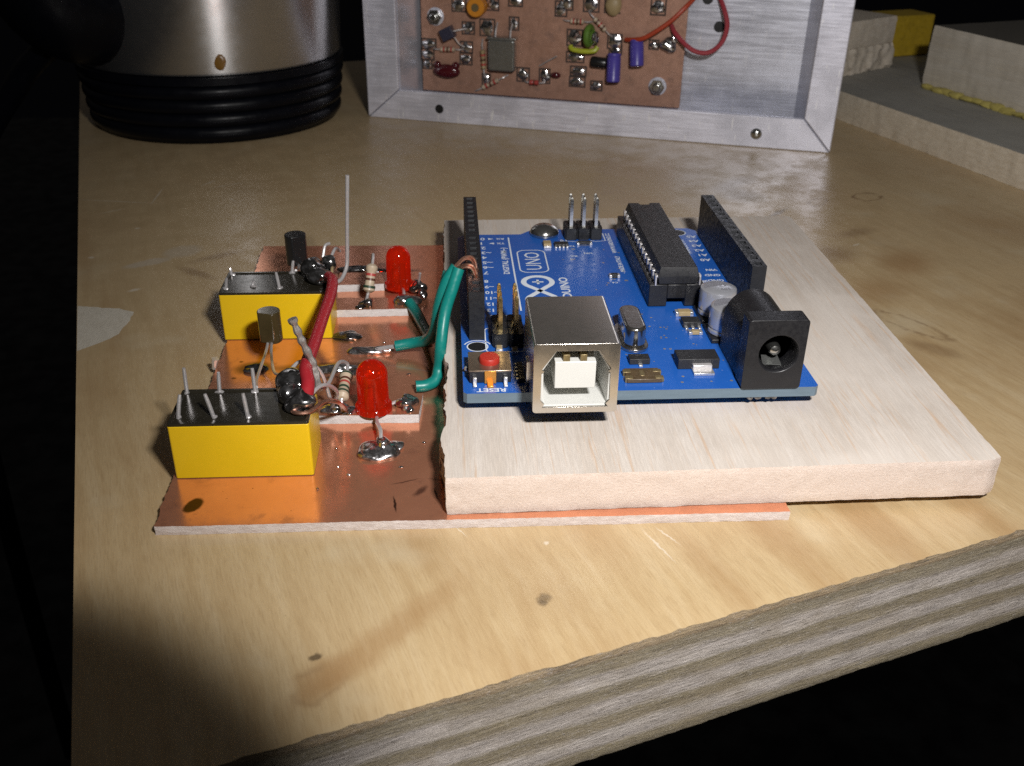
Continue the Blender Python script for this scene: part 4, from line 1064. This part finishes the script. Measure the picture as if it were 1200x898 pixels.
# ------------------------------------------------------------------ radio board in the tray
radio = thing('radio_circuit_board', 'old copper board of soldered parts with a silver crystal, bolted inside the aluminium tray', 'circuit board', BXL, BXA)
RT = ROOT[radio]
FACE = 15.0
def rb_(mat): return MB(mat if isinstance(mat, list) else [mat])
def done(k, name, par=None, bevel=0): return k.build(name, par or radio, bevel=bevel, local=True)
k = rb_(['copper2', 'fr4']); k.box((14.4, FACE, 6.8), (101.6, FACE + 1.5, 84)); done(k, 'copper_sheet')
def pad(u, v, w, h, r=0.0, thick=.5):
    """a copper island with a lump of solder on it"""
    q = rb_(['hdr_hole' if False else 'copper2', 'solder', 'char'])
    T = Matrix.Translation((u, FACE, v)) @ Matrix.Rotation(r, 4, 'Y')
    q.box((-w / 2 - .5, -.06, -h / 2 - .5), (w / 2 + .5, .01, h / 2 + .5), 2, T)
    q.box((-w / 2, -.12, -h / 2), (w / 2, .0, h / 2), 0, T)
    q.blob((0, -.2, 0), (w * .52, thick, h * .52), .2, int(u * 7 + v * 3), 1, 2, 1.5, T)
    return done(q, 'solder_pad')
for a in ((30.7, 27.7, 3.6, 3.2), (30.0, 21.6, 3.6, 3.0), (29.8, 17.9, 3.6, 3.2), (16.9, 21.9, 4.4, 2.8), (16.4, 18.6, 3.8, 3.0), (16.2, 15.4, 2.6, 2.4), (37.2, 28.2, 4.4, 4.6), (46.2, 29.9, 2.6, 3.4),
          (36.8, 11.6, 2.2, 3.2), (49.5, 14.0, 3.6, 3.8), (56.8, 14.0, 3.0, 4.0), (39.0, 35.4, 3.4, 3.0), (27.6, 34.8, 4.2, 3.6), (46.6, 36.8, 4.0, 2.6), (61.6, 35.2, 3.2, 4.0),
          (66.4, 26.6, 4.4, 4.4), (66.8, 20.6, 5.2, 2.6), (68.0, 16.3, 4.6, 2.4), (67.8, 12.9, 4.6, 2.6), (74.2, 12.0, 3.2, 2.4), (79.4, 26.2, 4.0, 3.8), (79.8, 23.6, 3.4, 2.0), (91.9, 25.9, 2.4, 2.2),
          (92.4, 37.2, 4.0, 4.2), (71.3, 37.2, 4.4, 4.4), (78.0, 37.6, 4.2, 5.2), (63.5, 37.4, 3.2, 4.4), (20, 44, 5, 4), (33, 47, 5, 4), (50, 50, 6, 4), (70, 52, 5, 5), (90, 50, 5, 4), (60, 60, 6, 4), (30, 62, 6, 4)): pad(*a)
q = rb_('solder'); q.blob((96.4, FACE - 1.2, 26.2), (2.6, 1.8, 2.3), .18, 61, 0, 3); q.blob((98.2, FACE - .9, 27.8), (1.2, 1.0, 2.0), .25, 62, 0, 2); done(q, 'solder_ball')
for u, v in ((19.5, 30.8), (94.1, 13.2)):
    q = rb_(['steel', 'alu']); T = Matrix.Translation((u, FACE, v)) @ Matrix.Rotation(math.radians(90), 4, 'X')
    q.lathe([(0, 0), (2.9, 0), (2.9, .4), (0, .4)], T, 28, 1)
    q.prism(circ(0, 0, 2.5, 6), .4, 2.0, 0, T); q.lathe([(0, 2.0), (1.35, 2.0), (1.35, 3.0), (1.1, 3.3), (0, 3.3)], T, 20, 0)
    done(q, 'hex_nut', bevel=.12)
q = rb_('orange'); T = Matrix.Translation((34.4, FACE, 34.8)) @ Matrix.Rotation(math.radians(90), 4, 'X'); q.lathe([(0, .3), (3.0, .3), (3.0, 4.2), (2.7, 4.6), (0, 4.6)], T, 28); tr_ = done(q, 'trimmer_capacitor')
q = rb_('brass'); q.lathe([(0, 4.5), (1.3, 4.6), (1.2, 4.9), (0, 4.9)], T, 20); done(q, 'trimmer_screw', tr_)
q = rb_('slate'); T = Matrix.Translation((24.4, FACE - 2.6, 26.1)) @ Matrix.Rotation(math.radians(-26), 4, 'Y'); q.box((-2.2, -1.6, -1.9), (2.2, 1.6, 1.9), 0, T); to = done(q, 'transistor', bevel=.2)
q = rb_('tin'); q.tube([(26.3, FACE - 2.4, 26.9), (28.6, FACE - 1.6, 27.4), (30.4, FACE - .6, 27.6)], .25, 6); q.tube([(26.6, FACE - 2.4, 25.0), (28.0, FACE - 1.6, 22.8), (29.6, FACE - .6, 21.8)], .25, 6); done(q, 'transistor_leads', to)
q = rb_('xtal2'); T = Matrix.Translation((43.0, FACE - 1.0, 20.2)); q.prism(rrect(-4.5, -4.9, 4.5, 5.2, .9, 4), -3.2, 0, 0, T @ Matrix(((1, 0, 0, 0), (0, 0, 1, 0), (0, 1, 0, 0), (0, 0, 0, 1)))); xo = done(q, 'crystal_can', bevel=.5)
q = rb_('xtal2'); q.box((38.2, FACE - 4.4, 25.2), (47.8, FACE - .6, 26.0)); done(q, 'crystal_flange', xo, .2)
for u in (40.6, 45.6):
    q = rb_('tin'); q.tube([(u, FACE - 2.4, 25.8), (u, FACE - 1.8, 28), (u + .2, FACE - .5, 30)], .28, 6); done(q, 'crystal_lead', xo)
# dipped capacitor: a bean shape with two humps
q = rb_('maroon'); T = Matrix.Translation((23.6, FACE - 2.0, 14.2)); q.blob((0, 0, -.3), (4.6, 1.6, 2.3), .05, 71, 0, 3, 1, T); q.blob((-3.2, 0, 1.6), (1.4, 1.2, 1.3), .05, 72, 0, 2, 1, T); q.blob((3.2, 0, 1.6), (1.4, 1.2, 1.3), .05, 73, 0, 2, 1, T); done(q, 'dipped_capacitor')
def rres(a, c, body='tan_body', bands=('band_red', 'band_brown', 'band_red'), r=.8):
    a, c = Vector((a[0], FACE - 1.4, a[1])), Vector((c[0], FACE - 1.4, c[1])); d = c - a
    q = rb_(['tin']); q.tube([a + Vector((0, 1.2, 0)), a + d * .12, a + d * .25], .25, 6); q.tube([c - d * .25, c - d * .12, c + Vector((0, 1.2, 0))], .25, 6)
    lead = q
    T = Matrix.Translation(a + d * .25) @ d.to_track_quat('Z', 'Y').to_matrix().to_4x4(); Ln = d.length * .5
    o = rb_(body); o.lathe([(0, 0), (r, .3), (r, 1.0), (.8 * r, 1.3), (.8 * r, Ln - 1.3), (r, Ln - 1), (r, Ln - .3), (0, Ln)], T, 14); o = done(o, 'resistor')
    done(lead, 'resistor_leads', o)
    for i, mk in enumerate(bands):
        z = Ln * (.22 + .24 * i); q = rb_(mk); q.lathe([(r * .7, z), (r + .04, z), (r + .04, z + Ln * .1), (r * .7, z + Ln * .1)], T, 14); done(q, 'colour_band', o)
rres((18.6, 20.6), (29.2, 21.0)); rres((35.7, 24.6), (36.6, 12.0), 'tan2'); rres((32.9, 7.6), (44.4, 13.6)); rres((50.2, 12.0), (57.0, 12.0), 'band_red'); rres((62.5, 31.9), (72.0, 31.8)); rres((70.6, 35.0), (78.6, 27.6), 'tan_body', ('band_brown', 'band_red', 'band_brown'))
q = rb_('tin'); q.tube([(55.0, FACE - .5, 17.2), (57.8, FACE - 1.6, 19.0), (61.2, FACE - 2.0, 21.0)], .22, 6); done(q, 'bare_lead')
for (u0, v0, u1, v1) in ((79.9, 23.0, 80.3, 14.4), (86.7, 27.6, 87.6, 19.8)):
    q = rb_(['purple', 'can', 'tin']); a, c = Vector((u0, FACE - 2.6, v0)), Vector((u1, FACE - 4.4, v1)); d = c - a
    T = Matrix.Translation(a) @ d.to_track_quat('Z', 'Y').to_matrix().to_4x4(); Ln = d.length
    q.lathe([(0, 0), (2.0, 0), (2.2, .3), (2.2, .8), (2.0, 1.1), (2.2, 1.4), (2.2, Ln - .3), (1.9, Ln), (1.5, Ln)], T, 24, 0); q.lathe([(0, Ln + .03), (1.6, Ln + .03), (1.6, Ln - .4)], T, 24, 1)
    done(q, 'electrolytic_capacitor')
q = rb_('black_gloss'); T = Matrix.Translation((72.4, FACE - 1.9, 19.9)) @ Matrix.Rotation(math.radians(92), 4, 'Y'); q.lathe([(0, 0), (1.6, .1), (1.75, .5), (1.75, 4.6), (1.6, 5.0), (0, 5.1)], T, 20); done(q, 'diode')
q = rb_('maroon'); q.blob((60.8, FACE - 1.2, 14.8), (1.7, 1.3, 1.0), .05, 75, 0, 2); done(q, 'bead_capacitor')
def ring(c, R, r, mat, axis, sx=1, sz=1):
    q = rb_(mat); pts = []
    for i in range(25):
        a = 2 * math.pi * i / 24
        pts.append((c[0] + (R * math.cos(a) * sx if axis != 'x' else .5 * math.cos(a)), c[1] + (R * math.cos(a) if axis == 'x' else 0), c[2] + R * math.sin(a) * sz))
    q.tube(pts, r, 10, sub=1, cap=False); done(q, 'ferrite_ring')
ring((71.6, FACE - 3.0, 28.0), 2.4, 1.0, 'green_ring', 'x', 1, 1.1)
q = rb_('lime'); q.tube([(65.6, FACE - 2.4, 24.4), (66.4, FACE - 3.0, 23.6), (70, FACE - 3.2, 23.2), (73.4, FACE - 3.0, 23.5), (74.3, FACE - 2.4, 24.6)], .8, 10); done(q, 'sleeved_lead')
q = rb_('solder'); q.blob((73.4, FACE - 1.6, 27.2), (1.5, 1.6, 2.2), .2, 78, 0, 2); done(q, 'solder_ball')
q = rb_('tan2'); q.blob((78.6, FACE - 1.8, 37.2), (2.6, 1.6, 3.2), .1, 79, 0, 2); done(q, 'ceramic_disc')
q = rb_('orange_ins'); q.tube([(83.2, FACE - 2, 27.3), (86.5, FACE - 4, 27.8), (89.9, FACE - 5, 28.9), (96.3, FACE - 5, 33.3), (100.7, FACE - 4, 37.6), (103.9, FACE - 1, 41.5), (108, FACE + 3, 50)], .7, 10, sub=8); done(q, 'orange_wire')
q = rb_('pink_ins'); q.tube([(97.0, FACE - .6, 32.0), (98.6, FACE - 3, 30.2), (102.7, FACE - 4.6, 26.9), (106, FACE - 4.6, 25.3), (109.8, FACE - 4, 25.4), (113.0, FACE - 2.6, 28.2), (114.0, FACE - 1, 32.8), (112.4, FACE + 1, 37.4), (109.8, FACE + 4.8, 41.5)], .75, 10, sub=8); done(q, 'pinkish_wire')

# ------------------------------------------------------------------ steel mug
MX, MY, R0 = -78.0, 214.0, 41.5
mug = thing('steel_mug', 'brushed steel mug with a black ribbed base and black handle at the back', 'mug', (MX, MY, TZ))
T0 = Matrix.Translation((MX, MY, TZ))
prof = [(0, 0), (R0 - 4, 0), (R0 - 2.4, .6)]
zz = 1.4
for i in range(4):
    for a in range(0, 181, 20):
        t = a / 180
        prof.append((R0 - 2.2 + .5 * i + 1.25 * math.sin(math.radians(a)) ** .6, zz + 4.0 * t))
    zz += 4.1
prof += [(R0 + .8, zz + .3), (R0 + .8, zz + 2.4), (R0 - .6, zz + 2.8), (R0 - 2, zz + 2.8)]
k = MB(['rubber']); k.lathe(prof, T0, 96); k.build('base', mug, angle=60)
zb_ = zz + 2.6
k = MB(['mug']); k.lathe([(R0 - 1.2, zb_), (R0 - .3, zb_ + .4), (R0 + .1, zb_ + 1.2), (R0 + 1.6, zb_ + 30), (R0 + 3.6, zb_ + 70), (R0 + 4.0, zb_ + 96), (R0 + 3.2, zb_ + 97), (R0 + 2.4, zb_ + 96), (R0, zb_ + 40), (0, zb_ + 8)], T0, 96); k.build('body', mug)
k = MB(['drip']); k.blob((MX + 10.5, MY - R0 + 1.25, TZ + zb_ + 4.2), (2.4, .5, 2.6), .1, 5, 0, 2); k.build('dried_drip', mug)
ha = math.radians(228)
hd = Vector((math.cos(ha), math.sin(ha), 0)); C0 = Vector((MX, MY, TZ))
k = MB(['rubber']); k.tube([C0 + hd * (R0 - 14) + Vector((0, 0, 41)), C0 + hd * (R0 - 1) + Vector((0, 0, 38)), C0 + hd * (R0 + 9) + Vector((0, 0, 43)), C0 + hd * (R0 + 13) + Vector((-2, 0, 60)), C0 + hd * (R0 + 10) + Vector((-2, 0, 84)), C0 + hd * (R0 - 6) + Vector((0, 0, 96))], lambda t: 17.5 - 2.5 * math.sin(t * math.pi), 26, sub=8)
k.build('handle', mug)

# ------------------------------------------------------------------ planks and offcuts on the right
PA = math.radians(17.04)
PO = (130.8, 203.3, TZ)
k = MB(['plank_top', 'plank_edge']); slab(k, [(0, -128), (95, -128), (95, 72), (0, 72)], .03, 9.2, .9, 5, lambda x, y: .22, ease=.15, freq=.5)
pk = k.build('plank'); pk.location = PO; pk.rotation_euler = (0, 0, PA); tag(pk, 'long grey-topped plank lying flat on the bench behind the wooden base', 'plank')
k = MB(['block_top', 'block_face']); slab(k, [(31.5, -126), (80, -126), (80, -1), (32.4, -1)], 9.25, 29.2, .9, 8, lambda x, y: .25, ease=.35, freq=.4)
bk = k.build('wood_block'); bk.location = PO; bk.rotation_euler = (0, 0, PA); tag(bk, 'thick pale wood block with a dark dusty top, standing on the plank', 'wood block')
OA = PA + math.radians(17)
def offcut(z0, z1, dx, label, amp, seed):
    k = MB(['offcut', 'offcut']); slab(k, [(-18 + dx, 0), (22.5 + dx, 0), (22.5 + dx, 22), (-18 + dx, 22)], z0, z1, .6, 7, lambda x, y: amp, ease=.3, freq=.35, seed=seed)
    o = k.build('wood_offcut'); o.rotation_euler = (0, 0, OA)
    p = Matrix.Translation(PO) @ Matrix.Rotation(PA, 4, 'Z') @ Vector((21.5, 22, 0)); o.location = p
    return tag(o, label, 'wood offcut')
offcut(9.25, 18.2, 0.0, 'splintered pale offcut on the plank, underneath a smoother offcut', .9, 2.0)
offcut(18.3, 27.6, -1.2, 'smooth pale offcut resting on top of a splintered offcut beside the tray', .2, 9.0)
k = MB(['yellow_paint']); k.box((44, 44, 9.25), (74, 58, 24.5)); yb = k.build('yellow_block', bevel=.6); yb.location = PO; yb.rotation_euler = (0, 0, PA); tag(yb, 'bright yellow block half hidden behind the pale wood offcuts', 'block')
k = MB(['glue'])
for i in range(26):
    yy = -6 - i * 4.4; k.blob((31.0 + .5 * mn.noise(Vector((i * .7, 1, 1))), yy, 9.9), (1.6 + .8 * mn.noise(Vector((i * .9, 3, 1))), 3.6, 1.1 + .5 * mn.noise(Vector((i * .6, 5, 1)))), .25, i, 0, 2)
gl = k.build('glue_bead'); gl.parent = bk
gl['label'] = 'yellowish glue squeezed out along the foot'

# ------------------------------------------------------------------ dark surroundings
k = MB(['rubber']); k.tube([(-88, 196, 12), (-106, 182, 21.5), (-118, 182, 16), (-131, 184, 4), (-150, 186, -22), (-168, 190, -70), (-176, 195, -160), (-180, 200, -300)], 3.6, 14, sub=8)
cd = k.build('power_cord', loc=(-131, 184, 4)); tag(cd, 'black cord hanging off the bench beside the steel mug', 'cord')
k = MB(['floor']); k.box((-3000, -3000, -705), (3000, 3000, -700)); fo = k.build('floor'); tag(fo, kind='structure')

# ------------------------------------------------------------------ camera
RM = Matrix(((0.99801591, 0.01986927, -0.05974486), (-0.06188364, 0.48443582, -0.87263529), (0.01160392, 0.87460114, 0.48470424)))
cam = bpy.data.cameras.new('camera'); co_ = bpy.data.objects.new('camera', cam); COL.objects.link(co_)
co_.matrix_world = Matrix.Translation((-1.495, -125.824, 71.556)) @ RM.to_4x4()
cam.sensor_width = 36.0; cam.sensor_fit = 'HORIZONTAL'; cam.lens = 36.0 * 1153.73 / 1200
cam.clip_start = 1.0; cam.clip_end = 10000.0
cam.dof.use_dof = True; cam.dof.focus_distance = 152.0
cam.dof.aperture_fstop = 0.0346 / (2 * .28)
SC.camera = co_

# ------------------------------------------------------------------ the camera's flash, right of and above the lens, its beam clipped low on the left by the barrel
fl = bpy.data.lights.new('camera_flash', 'AREA'); fl.shape = 'RECTANGLE'; fl.size = 17; fl.size_y = 8; fl.energy = 500000; fl.color = (1.0, .975, .95)
fo_ = bpy.data.objects.new('camera_flash', fl); COL.objects.link(fo_)
FP = Vector((36, -121, 118)); fo_.location = FP
fo_.rotation_euler = (Vector((22, 25, -5)) - FP).to_track_quat('-Z', 'Y').to_euler()
fl.use_nodes = True
nt = fl.node_tree; em = nt.nodes['Emission']
gi = nt.nodes.new('ShaderNodeNewGeometry').outputs['Incoming']
def dot(v):
    n = nt.nodes.new('ShaderNodeVectorMath'); n.operation = 'DOT_PRODUCT'; L(nt, gi, n.inputs[0]); n.inputs[1].default_value = v; return n.outputs['Value']
rt, upv, fw = RM.col[0], RM.col[1], -RM.col[2]
ff = dot(fw)
ax = mathn(nt, 'DIVIDE', dot(rt), ff); ay = mathn(nt, 'DIVIDE', dot(upv), ff)
dx = mathn(nt, 'ADD', ax, .735); dy = mathn(nt, 'ADD', ay, .79)
dd = mathn(nt, 'SQRT', mathn(nt, 'ADD', mathn(nt, 'MULTIPLY', dx, dx), mathn(nt, 'MULTIPLY', dy, dy)))
mk = maprange(nt, dd, .272, .332, 0.0, 1.0)
fall = maprange(nt, ax, -.66, -.28, .50, 1.0)
L(nt, mathn(nt, 'MULTIPLY', mk, fall), em.inputs['Strength'])

# ------------------------------------------------------------------ faint room light
w = bpy.data.worlds.new('World'); SC.world = w; w.use_nodes = True
nt = w.node_tree; bg = nt.nodes['Background']
tc = nt.nodes.new('ShaderNodeTexCoord').outputs['Generated']
sp = nt.nodes.new('ShaderNodeSeparateXYZ'); L(nt, tc, sp.inputs[0])
L(nt, ramp(nt, maprange(nt, sp.outputs['Z'], -1, 1, 0, 1, False), [(0.0, (.0006, .0006, .0008)), (.47, (.001, .001, .0012)), (.62, (.017, .0155, .0145)), (1.0, (.045, .043, .042))]), bg.inputs['Color'])
bg.inputs['Strength'].default_value = 1.0

SC.view_settings.view_transform = 'Standard'; SC.view_settings.look = 'None'; SC.view_settings.exposure = 0; SC.view_settings.gamma = 1
SC.render.engine = 'CYCLES'
SC.cycles.max_bounces = 10; SC.cycles.transmission_bounces = 8; SC.cycles.caustics_reflective = False; SC.cycles.caustics_refractive = False; SC.cycles.blur_glossy = .3
SC.cycles.sample_clamp_indirect = 1.2
SC.cycles.use_denoising = False
